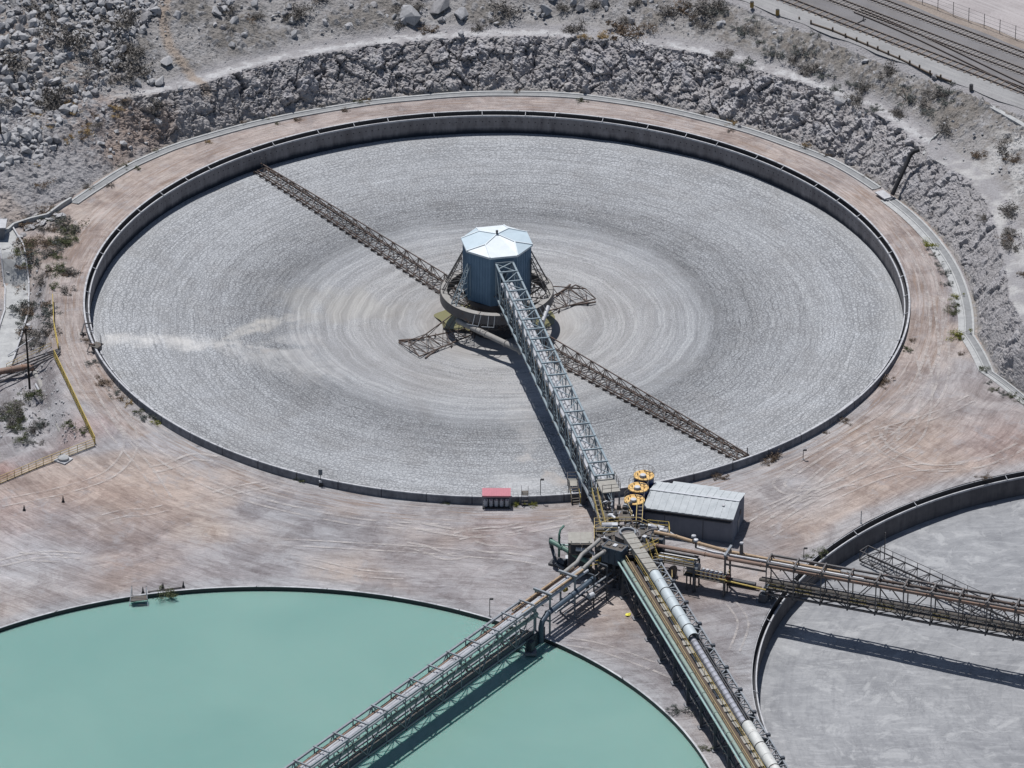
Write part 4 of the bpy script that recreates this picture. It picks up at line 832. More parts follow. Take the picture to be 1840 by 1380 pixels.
# pump house block left of the hub with two plate roof
ph = thing('switch_cabinet', 'dark open sided pump cabinet with two beige roof plates left of the hub', 'cabinet', tuple(H(-5.9, -.2, -1.2)))
c = H(-6.1, .2, 0)
for s in (-1, 1): MB().box(c+Vector((s*.82, 0, 4.15)), (1.58, 2.9, .14)).build('roof_plate', M['beige'], ph)
for x in (-1.5, 1.5):
    for y in (-1.3, 1.3): MB().bar(c+Vector((x, y, -1.2)), c+Vector((x, y, 4.05)), .2).build('post', M['steel_dark'], ph)
MB().box(c+Vector((0, .4, .5)), (2.8, 2.0, 3.3)).build('cabinet_body', M['pier'], ph); MB().box(c+Vector((0, -.1, 2.45)), (3.1, 2.7, .16)).build('shelf', M['deck'], ph); MB().tube([c+Vector((-.6, -1.0, 3.0)), c+Vector((1.2, -1.1, 2.9)), c+Vector((2.2, -1.4, 2.2))], .28, 10).build('duct', M['zinc'], ph, True)
for x in (-1.2, 1.2): MB().box(c+Vector((x, -1.25, 4.26)), (.16, .16, .06)).build('lifting_eye', M['black'], ph)
guard('railing', 'yellow railing bent round the foot of the pump cabinet left of the hub', [H(-4.8, -3.2, 1.7), H(-3.5, -2.6, 1.7), H(-3.4, -1.6, 1.7)], M['yellow'], 1.3, 1.2)
# green pipework on the far left
gp = [G(989, 972, 2.5), G(1000, 978, 2.4), G(1040, 1001, 1.7), G(1062, 1012, 1.4)]
pipe('pipe', 'fat green pipe sloping down to the hub from the upright pipe at its left', gp, .34, M['green_pipe'], 12, (.3, .7))
pipe('pipe', 'dark upright pipe at the left end of the fat green pipe', [G(990, 966, 2.9), G(989, 975, 2.3), G(992, 985, .8), G(1000, 1014, -.3), G(1014, 1022, -.6)], .24, M['pier'], 9, (.3, .8))
pipe('pipe', 'tall green pipe with bent top standing left of the pump cabinet', [G(1013, 945, 4.6), G(1007, 952, 4.5), G(1005, 960, 4.0), G(1004.5, 1000, .2)], .16, M['green_pipe'], 8, (.4, .75))
pipe('pipe', 'small green pipe loop in front of the pump cabinet', [G(1006, 978, 2.4), G(1022, 980, 2.4), G(1024, 986, 2.0), G(1020, 996, 1.2)], .12, M['teal_pipe'], 8)
vb = thing('pump_skid', 'low dark pump skid on the ground under the green pipes', 'pump', tuple(G(1010, 1012, -1.2)))
MB().box(G(1010, 1012, -1.0), (3.2, 2.0, .3), (.9, -.4, 0)).build('base', M['steel_dark'], vb); MB().tube([G(1004, 1008, -.2), G(1016, 1012, -.2)], .5, 14).build('pump_body', M['pier'], vb, True); MB().box(G(1022, 1007, -.3), (.9, .9, 1.1)).build('motor', M['zinc'], vb)
# grey pipes from the blue box down to the water bridge
pipe('pipe', 'fat dusty pipe bending from the slate blue box down onto the water bridge, left one', [G(1078, 969, 4.9), G(1066, 980, 4.9), G(1045, 997, 4.9), G(1037, 1010, 4.7), G(1012, 1030, 4.7)], .27, M['ring_top'], 10, (.35,))
pipe('pipe', 'fat dusty pipe bending from the slate blue box down onto the water bridge, right one', [G(1098, 982, 4.4), G(1086, 991, 4.6), G(1068, 1003, 4.8), G(1050, 1020, 4.6), G(1024, 1042, 4.5)], .27, M['ring_top'], 10, (.2, .7))
tr = MB().tube([G(1101, 980, 4.5), G(1092, 988, 4.45)], [.42, .2], 12).build('pipe_reducer', M['zinc'], None, True); tag(tr, 'pale cone shaped reducer on the front of the slate blue box', 'reducer')
ys = MB().tube([G(1013, 1060, 2.2), G(1018, 1057.5, 2.2)], .35, 10).build('valve', M['yellow'], None, True); tag(ys, 'bright yellow round valve under the pipes beside the portal frame', 'valve')
for (p, lab) in (((1058, 1072), 'pale motor lying on the rack under the hub pipes'), ((1048, 1050), 'small zinc motor above the rack left of the trestle')):
    m_ = thing('motor', lab, 'motor', tuple(G(p[0], p[1], 1.2))); b = G(p[0], p[1], 1.5); MB().tube([b, b+Vector((.6, .5, 0))], .42, 12).build('motor_body', M['zinc'], m_, True); MB().box(b+Vector((.3, .25, -.45)), (1.0, .7, .12)).build('motor_base', M['steel_dark'], m_)
rk = thing('pipe_rack', 'dark pipe rack with bundled pipes between the hub and the portal frames', 'rack', tuple(G(1065, 1075, -1.2)))
for i in range(9):
    u = -1.3+i*.38; a, b = P2(2.2+.3*(i % 3), u, .4+.35*(i % 3)), P2(sB+2.5, u-.1, .3+.35*(i % 3)); MB().tube([a, b], .09+.05*(i % 2), 7).build('rack_pipe', M[('steel_mid', 'steel_grey', 'rust', 'zinc')[i % 4]], rk, True)
for s in (4, 7, 10): MB().bar(P2(s, -1.5, .2), P2(s, 1.9, .2), .2).bar(P2(s, -1.4, -1.2), P2(s, -1.4, .2), .2).bar(P2(s, 1.8, -1.2), P2(s, 1.8, .2), .2).bar(P2(s, 1.8, .2), P2(s, 1.8, 3.9), .2).bar(P2(s, -1.4, 3.9), P2(s, 1.8, 3.9), .2).build('rack_frame', M['pier'], rk)
# white motors on the right, upper landing with machine, yellow stair
wm = thing('drive_motor_set', 'cluster of white motors and gearboxes on a railed stand at the right of the hub', 'motor', tuple(H(4.2, 1.6, 4.1)))
MB().box(H(4.3, 1.4, 4.3), (3.0, 2.6, .14)).build('stand', M['steel_mid'], wm)
for i, (x, y, l) in enumerate(((3.4, 2.2, 1.0), (4.4, 1.9, .9), (4.9, 1.1, .8), (3.9, .9, .7))):
    MB().tube([H(x, y, 4.8), H(x+l*.8, y-l*.35, 4.8)], .36-.04*i, 12).build('motor_body', M['coping'], wm, True); MB().box(H(x-.2, y+.1, 4.7), (.5, .6, .6)).build('gearbox', M['zinc'], wm)
guard('g', None, [H(2.9, 2.8, 4.35), H(5.7, 2.3, 4.35), H(5.8, .3, 4.35)], M['yellow'], 1.1, 1.4, parent=wm, rails=(1.0, .5))
pipe('pipe', 'long slim white pipe lying from the hub onto the grey shed wall', [H(2.6, 3.3, 4.4), H(5.0, 3.0, 4.0), H(6.5, 2.2, 3.4)], .16, M['white_pipe'], 8)
def stair(name, label, top, bot, width, m_rail, m_step, n=9):
    top, bot = Vector(top), Vector(bot); o = thing(name, label, 'stairs', tuple(bot)); d = (bot-top); h = Vector((d.x, d.y, 0)).normalized(); s = Vector((-h.y, h.x, 0))
    for k in (-1, 1):
        MB().bar(top+s*k*width/2, bot+s*k*width/2, .07, .24).build('stringer', M['steel_mid'], o)
        hb = MB().bar(top+s*k*width/2+Vector((0, 0, 1.0)), bot+s*k*width/2+Vector((0, 0, 1.0)), .07).bar(top+s*k*width/2+Vector((0, 0, .5)), bot+s*k*width/2+Vector((0, 0, .5)), .05)
        for i in range(4): q = top.lerp(bot, i/3)+s*k*width/2; hb.bar(q, q+Vector((0, 0, 1.0)), .07)
        hb.build('handrail', m_rail, o)
    for i in range(n): q = top.lerp(bot, (i+.5)/n); MB().box(q, (.27, width-.1, .05), h).build('tread', m_step, o)
    return o
stair('stairs', 'steep stairs with bright yellow handrails down the front right of the hub', H(3.0, -1.2, 4.0), H(4.4, -5.2, 1.4), .85, M['yellow'], M['deck'])
o = thing('landing', 'small railed landing at the foot of the yellow stairs', 'landing', tuple(H(4.9, -6.0, -1.2))); MB().box(H(4.9, -6.2, 1.35), (2.4, 1.9, .1)).build('deck', M['deck'], o)
for x in (3.9, 5.9): MB().bar(H(x, -6.9, -1.2), H(x, -6.9, 1.3), .22).build('post', M['pier'], o)
guard('g', None, [H(6.0, -5.3, 1.4), H(6.0, -7.1, 1.4), H(3.8, -7.1, 1.4)], M['yellow_pale'], 1.1, 1.1, parent=o, rails=(1.0, .5))
o = thing('upper_landing', 'railed landing with a pale machine at the back left of the hub', 'landing', tuple(H(-2.9, 2.2, 4.1))); MB().box(H(-2.6, 2.2, 4.15), (3.2, 2.6, .1)).build('deck', M['deck'], o)
MB().tube([H(-3.2, 2.4, 4.75), H(-1.9, 2.5, 4.75)], .42, 12).build('motor_body', M['coping'], o, True); MB().box(H(-1.5, 2.5, 4.6), (.8, .8, .8)).build('gearbox', M['zinc'], o); MB().box(H(-3.4, 1.6, 4.5), (1.0, .7, .7)).build('housing', M['steel_mid'], o)
guard('g', None, [H(-4.2, .9, 4.2), H(-4.2, 3.5, 4.2), H(-1.0, 3.5, 4.2)], M['yellow_pale'], 1.1, 1.3, parent=o, rails=(1.0, .5)); guard('g', None, [H(-4.2, .9, 4.2), H(-1.2, .9, 4.2)], M['yellow_pale'], 1.1, 1.0, parent=o, rails=(1.0, .5))
# landing between the blue bridge and the hub, with pump pipework behind
o = thing('beige_landing', 'square beige landing at the hub end of the blue bridge', 'landing', tuple(P1(70, 0, 3))); MB().box(P1(70.0, .15, 6.55), (3.6, 2.5, .16), (.2155, -.9765, 0)).build('deck', M['beige'], o)
for s, u in ((68.5, -1), (68.5, 1.3), (71.6, -1), (71.6, 1.3)): MB().bar(P1(s, u, -1.2), P1(s, u, 6.5), .22).build('post', M['steel_grey'], o)
guard('g', None, [P1(68.3, 1.4, 6.65), P1(71.8, 1.4, 6.65), P1(71.8, -1.1, 6.65)], M['steel_mid'], 1.1, 1.2, parent=o, rails=(1.0, .5))
o = thing('valve_station', 'tangle of valves and elbows between the beige landing and the navy tanks', 'valves', tuple(P1(73.5, .5, 2)))
MB().box(P1(74.2, .4, 4.3), (3.4, 3.4, .12), (.2155, -.9765, 0)).build('deck', M['deck'], o)
for i in range(16):
    p = P1(72.5+rr.uniform(0, 3.4), rr.uniform(-1.3, 2.4), 4.5+rr.uniform(0, 1.2)); q = p+Vector((rr.uniform(-.9, .9), rr.uniform(-1.3, 1.3), rr.uniform(-.4, .4)))
    MB().tube([p, p.lerp(q, .5)+Vector((0, 0, .2)), q], rr.choice([.08, .12, .2]), 8).build('elbow', M[rr.choice(['white_pipe', 'zinc', 'steel_mid', 'steel_dark', 'steel_grey'])], o, True)
for i in range(8): p = P1(72.5+rr.uniform(0, 3.2), rr.uniform(-1.2, 2.4), 4.6); MB().box(p, (rr.uniform(.3, .8), .4, rr.uniform(.3, .9))).build('actuator', M[rr.choice(['steel_mid', 'steel_dark', 'zinc'])], o)
for s, u in ((72.6, -1.1), (72.6, 2.0), (75.7, -1.1), (75.7, 2.0)): MB().bar(P1(s, u, -1.2), P1(s, u, 4.3), .2).build('post', M['pier'], o)
guard('g', None, [P1(72.5, 2.1, 4.35), P1(75.8, 2.1, 4.35)], M['yellow_pale'], 1.1, 1.1, parent=o, rails=(1.0, .5))
stair('stairs', 'narrow stairs with yellow rails dropping left from the valve station to the hub', P1(70, -1.75, 5.5), P1(76, -1.75, 2.6), .7, M['yellow'], M['deck'])
o = stair('stairs', 'short yellow railed stairs between the amber lids and the hub', P1(74.0, 3.6, 5.4), P1(77.6, 2.6, 4.2), .8, M['yellow'], M['deck'], 6)
# flat pipe trays and caged platform along the right bridge
o = thing('pipe_tray', 'railed pipe tray with yellow handrail right beside the hub', 'platform', tuple(P3(6, -.8, -1.2))); MB().box(P3(7.2, -.4, 2.6), (5.6, 2.6, .1), (.943, -.333, 0)).build('deck', M['deck'], o)
guard('g', None, [P3(4.6, -1.75, 2.65), P3(10.0, -1.75, 2.65)], M['yellow_pale'], 1.1, 1.3, parent=o, rails=(1.0, .6)); MB().bar(P3(9.2, -1.8, 3.7), P3(10.1, -1.8, 3.95), .1).build('handrail', M['yellow'], o)
for i in range(7): MB().tube([P3(4.8, -1.3+i*.38, 2.8+.2*(i % 2)), P3(9.9, -1.3+i*.38, 2.8+.2*(i % 2))], .08+.05*(i % 3), 7).build('tray_pipe', M[('steel_mid', 'zinc', 'steel_dark')[i % 3]], o, True)
for s in (5, 10):
    for u in (-1.6, .8): MB().bar(P3(s, u, -1.2), P3(s, u, 2.6), .24).build('post', M['pier'], o)
for i, (s, u) in enumerate(((9.0, 1.3), (9.6, .4))):
    k = thing('valve', ('upright white capped valve on the far tan pipe beside the shed', 'upright grey valve beside the dog leg of the tan pipe')[i], 'valve', tuple(P3(s, u, 4.5))); MB().tube([P3(s, u, 4.5), P3(s, u, 5.5)], .14, 8).build('stem', M['steel_mid'], k); MB().lathe([(.0, .35), (.3, .25), (.33, 0), (.0, 0)], 14, tuple(P3(s, u, 5.5))).build('cap', M['coping'] if i == 0 else M['zinc'], k, True)
k = thing('valve', 'grey upright valve with bonnet on the tan pipe at the right portal frame', 'valve', tuple(P3(s3((1335, 985)), 1.1, 4.4))); b = P3(s3((1335, 985)), 1.1, 4.4); MB().tube([b, b+Vector((0, 0, 1.5))], [.28, .2], 10).build('body', M['steel_mid'], k, True); MB().lathe([(0, .3), (.25, .2), (.26, 0), (0, 0)], 12, tuple(b+Vector((0, 0, 1.5)))).build('cap', M['coping'], k, True)
cg = thing('caged_platform', 'yellow railed platform on legs holding a grey drum and rows of white lids', 'platform', tuple(G(1275, 1045, .6))); zc = 1.1; A0, A1 = G(1229, 1032, zc), G(1303, 1047, zc); aa = (A1-A0).normalized(); bb = Vector((-aa.y, aa.x, 0))
MB().box((A0+A1)/2+bb*.75, ((A1-A0).length, 2.0, .1), aa).build('deck', M['deck'], cg); guard('g', None, [A0+bb*1.7, A0-bb*.2, A1-bb*.2, A1+bb*1.7], M['yellow_pale'], 1.05, 1.4, parent=cg, rails=(1.0, .5), w=.045)
dr = A0+aa*1.1+bb*.7; MB().tube([dr+Vector((0, 0, .85))-aa*.75, dr+Vector((0, 0, .85))+aa*.75], .75, 24).build('grey_drum', M['steel_grey'], cg, True)
for i in range(6):
    for j in range(2): q = A0+aa*(2.35+i*.62)+bb*(.35+j*.62); MB().lathe([(.0, .93), (.22, .9), (.25, .82), (.25, .05)], 14, tuple(q)).build('white_lid', M['coping'], cg, True)
for i in range(3): MB().bar(A0+aa*2.2+bb*(.2+.55*i)+Vector((0, 0, .55)), A0+aa*6.1+bb*(.2+.55*i)+Vector((0, 0, .55)), .1).build('red_rail', simple('dark_red_paint', (.16, .04, .035), .6), cg)
for s in (.4, 1.6, 5.6): 
    for t_ in (0, 1.5): MB().bar(A0+aa*s+bb*t_+Vector((0, 0, -2.4)), A0+aa*s+bb*t_, .2).build('leg', M['steel_mid'], cg)
o = thing('pump', 'long dark pump and shaft on a rusty skid between portal frame and pier', 'pump', tuple(P3(sC+2, -.6, .6))); MB().tube([P3(sC+.5, -.7, 1.15), P3(sC+4.2, -.7, 1.1)], .36, 12).build('shaft_casing', M['steel_dark'], o, True); MB().box(P3(sC+2.6, -.7, .62), (4.6, 1.2, .12), (.943, -.333, 0)).build('skid', M['rust'], o); MB().box(P3(sC+.2, -.6, 1.2), (.9, .9, 1.0), (.943, -.333, 0)).build('gearbox', simple('brown_primer', (.07, .035, .03), .6), o)
# extra fallen tank end / disc next to trestle
o = MB().tube([G(1207, 1028, -.3), G(1208, 1028.5, -.3)], 1.0, 20).build('steel_disc', M['steel_dark'], None); tag(o, 'dark round tank end leaning under the right hand pipes', 'disc')
# ------------------------------------------------------------------ three reagent tanks and the grey shed
M['lid'] = simple('amber_tank_lid', (.62, .40, .15), .6, 0, .18, 1.6, .1, rustcol=(.25, .14, .06))
for i, (x, y, lab) in enumerate(((20.2, -60.8, 'navy tank with amber lid farthest from the hub, next to the big tank rim'), (19.38, -64.1, 'navy tank with amber lid between its two twins'), (18.8, -67.46, 'navy tank with amber lid nearest to the hub, lid partly hidden by pipes'))):
    o = thing('reagent_tank', lab, 'tank', (x, y, -1.2), 'navy tanks with amber lids'); c = (x, y, 0)
    MB().lathe([(1.36, -1.2), (1.36, 3.9)], 40, c).build('shell', M['navy'], o, True); MB().lathe([(0, 4.06), (1.40, 3.96), (1.42, 3.82)], 40, c).build('lid', M['lid'], o, True)
    MB().lathe([(.42, 3.9), (.42, 4.3), (.38, 4.36), (.0, 4.38)], 20, (x-.15, y-.55, 0)).build('manway', M['zinc'], o, True); MB().lathe([(.5, 4.0), (.5, 4.1), (.42, 4.1)], 20, (x-.15, y-.55, 0)).build('manway_flange', M['steel_mid'], o)
    for k in range(7):
        a = 0.5+k*.9; p = Vector((x+.85*math.cos(a), y+.85*math.sin(a), 4.0)); MB().tube([p, p+Vector((0, 0, .28))], .08, 7).build('nozzle', M['steel_mid' if k % 2 else 'lid'], o)
    MB().tube([(x+.3, y+.3, 4.05), (x+.3, y+.3, 4.35), (x+1.0, y+.1, 4.35)], .07, 6).build('vent_pipe', M['steel_mid'], o)
    hr = MB()
    for k in range(9):
        a = R(-60+k*30); p = Vector((x+1.38*math.cos(a), y+1.38*math.sin(a), 3.95)); a2 = R(-60+(k+1)*30); p2 = Vector((x+1.38*math.cos(a2), y+1.38*math.sin(a2), 3.95))
        hr.bar(p, p+Vector((0, 0, .95)), .04)
        if k < 8: hr.bar(p+Vector((0, 0, .95)), p2+Vector((0, 0, .95)), .04).bar(p+Vector((0, 0, .5)), p2+Vector((0, 0, .5)), .03)
    hr.build('lid_railing', M['steel_mid'], o)
M['shed_wall'] = mat_concrete('grey_sheet_wall', (.14, .155, .19), (.20, .215, .25)); M['shed_roof'] = mat_concrete('sun_bleached_sheet_roof', (.33, .355, .37), (.46, .485, .50))
sh = thing('shed', 'grey sheet metal shed with a pale low pitched roof beside the amber lidded tanks', 'shed', (26.1, -68.0, -1.2)); fl, fr_, br_, bl = [Vector(q) for q in ((20.2, -67.3, 0), (32.0, -70.4, 0), (33.75, -63.75, 0), (21.95, -60.65, 0))]; ze = 2.75; zr = 3.45
rl, rr_ = (fl+bl)/2, (fr_+br_)/2
for p, q, nm in ((fl, fr_, 'front_wall'), (br_, bl, 'back_wall')): MB().add([(*p.xy, -1.2), (*q.xy, -1.2), (*q.xy, ze), (*p.xy, ze)], [(0, 1, 2, 3)]).build(nm, M['shed_wall'], sh)
for p, q, r_2 in ((fl, bl, rl), (fr_, br_, rr_)): MB().add([(*p.xy, -1.2), (*q.xy, -1.2), (*q.xy, ze), (*r_2.xy, zr), (*p.xy, ze)], [(0, 1, 2, 3, 4)]).build('gable_wall', M['shed_wall'], sh)
ov = (fr_-fl).normalized()*.12
for (a, b, c2, d_) in ((fl, fr_, rr_, rl), (bl, br_, rr_, rl)):
    out = (a-rl).normalized()*.3; m = MB(); n = 26
    for i in range(n):
        u0, u1 = i/n, (i+1)/n; zz = .035*(i % 2); A = (a+out-ov).lerp(b+out+ov, u0); B = (a+out-ov).lerp(b+out+ov, u1); Cc = (d_-ov).lerp(c2+ov, u1); D = (d_-ov).lerp(c2+ov, u0)
        m.add([(*A.xy, ze-.03+zz), (*B.xy, ze-.03+zz), (*Cc.xy, zr+.05+zz), (*D.xy, zr+.05+zz)], [(0, 1, 2, 3)])
    m.add([(*(a+out-ov).xy, ze-.2), (*(b+out+ov).xy, ze-.2), (*(b+out+ov).xy, ze-.03), (*(a+out-ov).xy, ze-.03)], [(0, 1, 2, 3)]); m.build('roof_slope', M['shed_roof'], sh)
MB().bar((*(rl-ov).xy, zr+.12), (*(rr_+ov).xy, zr+.12), .34, .07).build('ridge_cap', M['zinc'], sh)
fd = (fr_-fl).normalized(); fn = Vector((fd.y, -fd.x, 0))
for u, w_, h_, nm in ((8.1, .07, 3.1, 'door_joint'), (2.8, .07, 3.1, 'door_joint')): MB().box(fl+fd*u+fn*.03+Vector((0, 0, .35)), (w_, .05, h_), fd).build(nm, M['pier'], sh)
MB().box(fl+fd*6.0+fn*.12+Vector((0, 0, 2.02)), (11.8, .2, .14), fd).build('door_track', M['pier'], sh)
MB().box(fl+fd*6.0+fn*.03+Vector((0, 0, 2.38)), (12.1, .05, .5), fd).build('fascia', M['steel_dark'], sh)
MB().box(fr_+(br_-fr_)*.5+fd*.03+Vector((0, 0, -.2)), (1.0, .06, 2.0), (br_-fr_)).build('door', M['steel_grey'], sh); MB().box(fr_+(br_-fr_)*.66+fd*.03+Vector((0, 0, 1.2)), (.8, .06, .6), (br_-fr_)).build('window', M['black'], sh)
MB().box(bl.lerp(br_, .45)+Vector((0, .45, ze-.05)), (6.5, 1.0, .06), fd).build('eave_extension', M['shed_roof'], sh)
for p, sz in (((1258, 899), (1.4, .3)), ((1300, 909), (.35, .5))): q = G(p[0], p[1], 3.2); MB().box(q+Vector((0, 0, .13)), (sz[0], sz[1], .05), fd).build('roof_patch', M['coping'], sh)
# ------------------------------------------------------------------ objects along the rim of the big tank
M['red'] = simple('faded_red_roof', (.42, .15, .185), .6, 0, .12, 3)
b = G(892, 909, -1.2); o = thing('shelter', 'small open shelter with a faded red corrugated roof against the tank wall', 'shelter', tuple(b+Vector((0, 0, 0)))); m = MB(); n = 24
for i in range(n):
    x0, x1 = -1.95+3.9*i/n, -1.95+3.9*(i+1)/n; z_ = .05*(i % 2); m.add([b+Vector((x0, -.75, 1.95+z_)), b+Vector((x1, -.75, 1.95+z_)), b+Vector((x1, .95, 2.25+z_)), b+Vector((x0, .95, 2.25+z_))], [(0, 1, 2, 3)])
m.add([b+Vector((-1.95, -.75, 1.78)), b+Vector((1.95, -.75, 1.78)), b+Vector((1.95, -.75, 1.98)), b+Vector((-1.95, -.75, 1.98))], [(0, 1, 2, 3)]); m.build('roof', M['red'], o)
for x in (-1.85, 1.85):
    for y in (-.7, .9): MB().bar(b+Vector((x, y, 0)), b+Vector((x, y, 2.0)), .1).build('post', M['steel_grey'], o)
MB().box(b+Vector((0, .92, 1.0)), (3.7, .06, 1.9)).build('back_board', M['black'], o); MB().box(b+Vector((0, .1, .05)), (3.8, 1.7, .1)).build('floor', M['black'], o)
for i in range(5):
    k = thing('drum', ('pale steel drum under the red shelter, leftmost of five', 'pale steel drum under the red shelter, second from left', 'pale steel drum in the middle under the red shelter', 'pale steel drum under the red shelter, second from right', 'pale steel drum under the red shelter, rightmost of five')[i], 'drum', tuple(b+Vector((-1.45+i*.72, -.1, .1))), 'drums under the red shelter')
    MB().lathe([(0, 0), (.29, 0), (.29, .3), (.31, .32), (.29, .34), (.29, .62), (.31, .64), (.29, .66), (.29, .9), (.0, .9)], 18, tuple(b+Vector((-1.45+i*.72, -.1, .1)))).build('drum_body', M['zinc'], k, True); MB().lathe([(0, .0), (.06, .02), (.06, 0)], 8, tuple(b+Vector((-1.35+i*.72, -.2, 1.0)))).build('bung', M['black'], k)
b = G(943, 905, -1.2); o = thing('stile', 'low steel step stile over the tank wall right of the red shelter', 'steps', tuple(b))
for x in (-.45, .45): 
    for y in (-.6, .9): MB().bar(b+Vector((x, y, 0)), b+Vector((x, y, 2.3)), .07).build('post', M['steel_dark'], o)
    MB().bar(b+Vector((x, -.6, 2.3)), b+Vector((x, .9, 2.3)), .06).build('handrail', M['steel_dark'], o)
for i in range(4): MB().box(b+Vector((0, -.6+i*.28, .3+.32*i)), (.85, .26, .05)).build('tread', M['deck'], o)
MB().box(b+Vector((0, .75, 1.35)), (.9, .8, .06)).build('top_deck', M['deck'], o)
def lamp(label, p, z, h=3.0):
    b = G(p[0], p[1], z); o = thing('lamp_post', label, 'lamp post', tuple(b)); MB().tube([b, b+Vector((0, 0, h))], .05, 8).build('pole', M['steel_dark'], o, True); MB().bar(b+Vector((-.05, 0, h)), b+Vector((.35, 0, h+.1)), .07).build('arm', M['steel_dark'], o)
    MB().box(b+Vector((.25, 0, h+.02)), (.45, .28, .16)).build('lamp_head', M['black'], o); MB().box(b+Vector((0, 0, .03)), (.4, .4, .12)).build('base', M['wall_out'], o); return o
lamp('thin dark lamp post behind the tank wall right of the step stile', (971, 903), -1.2, 3.6); lamp('thin dark lamp post on the dirt left of the water bridge', (880, 1108), -1.1, 2.7); lamp('short dark lamp post on the grey tank rim above the right bridge', (1444, 1005), -1.2, 1.7); lamp('small lone lamp post on the dirt below the tank wall at right', (1443, 826), -1.2, 1.5)
b = G(1547, 941, -1.2); o = MB().tube([b, b+Vector((0, 0, 2.0))], .06, 8).box(b+Vector((0, 0, .05)), (.3, .3, .1)).build('marker_post', M['steel_grey'], None); tag(o, 'thin grey marker post on the rim of the grey mud tank', 'post')
b = G(1590, 1000, -4.7)
o = thing('sign', 'small grey notice board on a post in front of the tank wall at lower left', 'sign', tuple(G(576, 873, -1.2))); b = G(576, 873, -1.2); MB().tube([b, b+Vector((0, 0, 2.3))], .05, 8).build('post', M['steel_dark'], o); MB().box(b+Vector((0, -.04, 2.15)), (.58, .05, .85)).build('board', simple('grey_sign_back', (.13, .15, .17), .6), o); MB().box(b+Vector((0, -.06, .7)), (.4, .25, .3)).build('fixing', M['zinc'], o); MB().box(b+Vector((.05, -.1, .2)), (.6, .45, .5)).build('base_block', M['black'], o)
b = G(1035, 907, -1.2); o = stair('stairs', 'steel stairs with yellow rail ends over the tank wall left of the blue bridge', b+Vector((-.35, 2.0, 1.7)), b, 1.15, M['steel_mid'], M['deck'], 7)
ym = MB()
for x in (-.6, .6): ym.bar(b+Vector((x, .1, .1)), b+Vector((x, .1, 1.1)), .09).bar(b+Vector((x, .1, 1.1)), b+Vector((x-.2, 1.1, 1.9)), .09)
ym.build('yellow_rail_end', M['yellow'], o); MB().box(b+Vector((-.45, 3.1, 1.72)), (1.4, 2.0, .08)).build('top_deck', M['beige'], o); guard('g', None, [b+Vector((.25, 2.2, 1.75)), b+Vector((.25, 4.0, 1.75)), b+Vector((-1.15, 4.0, 1.75)), b+Vector((-1.15, 2.2, 1.75))], M['steel_mid'], 1.05, 1.0, parent=o, rails=(1.0, .5))
for x in (-1.0, .2): MB().bar(b+Vector((x, 2.3, 0)), b+Vector((x, 2.3, 1.7)), .1).build('leg', M['steel_mid'], o)
# left rim: pipe bracket, stand and little platform
b = G(160, 597, -.5); o = thing('pipe_bracket', 'dark bent pipe bracket hooked over the left rim of the big tank', 'bracket', tuple(b)); MB().tube([G(150, 600, -.5), G(147, 597, .0), G(151, 582, .55), G(165, 580.5, .55), G(167, 588, -.2)], .12, 8).build('hook_pipe', M['steel_dark'], o, True); MB().box(G(149, 600, -.55), (.9, .5, .25)).build('foot', M['steel_mid'], o)
b = G(160, 632, -.6); o = thing('pipe_stand', 'triangular rusty pipe stand outside the left rim of the big tank', 'stand', tuple(b)); MB().bar(G(156, 632, -.6), G(163, 616, .3), .12).bar(G(167, 633, -.6), G(163, 616, .3), .12).bar(G(156, 632, -.5), G(167, 633, -.5), .12).build('frame', M['steel_mid'], o); MB().tube([G(160, 618, .2), G(170, 620, .25)], .16, 8).build('pipe_stub', M['rust'], o)
b = G(174, 620, .1); o = thing('rim_platform', 'small dark steel platform on the left rim of the big tank', 'platform', tuple(b)); MB().box(b, (1.3, 1.6, .1), (.8, -.5, 0)).build('deck', M['deck'], o); MB().box(b+Vector((0, 0, -.5)), (.9, 1.2, .8), (.8, -.5, 0)).build('frame', M['steel_mid'], o); guard('g', None, [b+Vector((.5, .9, .05)), b+Vector((.7, -.8, .05))], M['steel_dark'], 1.1, 1.0, parent=o, rails=(1.0, .5))
# floating pole on the far edge of the mud
b = G(478, 300, -3.2); o = MB().tube([b, b+Vector((0, 0, 1.9))], .06, 6).tube([b+Vector((0, 0, .2)), b+Vector((.3, .2, .1))], .05, 5).build('measuring_pole', M['steel_mid'], None); tag(o, 'thin pole stuck in the mud beside the upper left rake tip', 'pole')
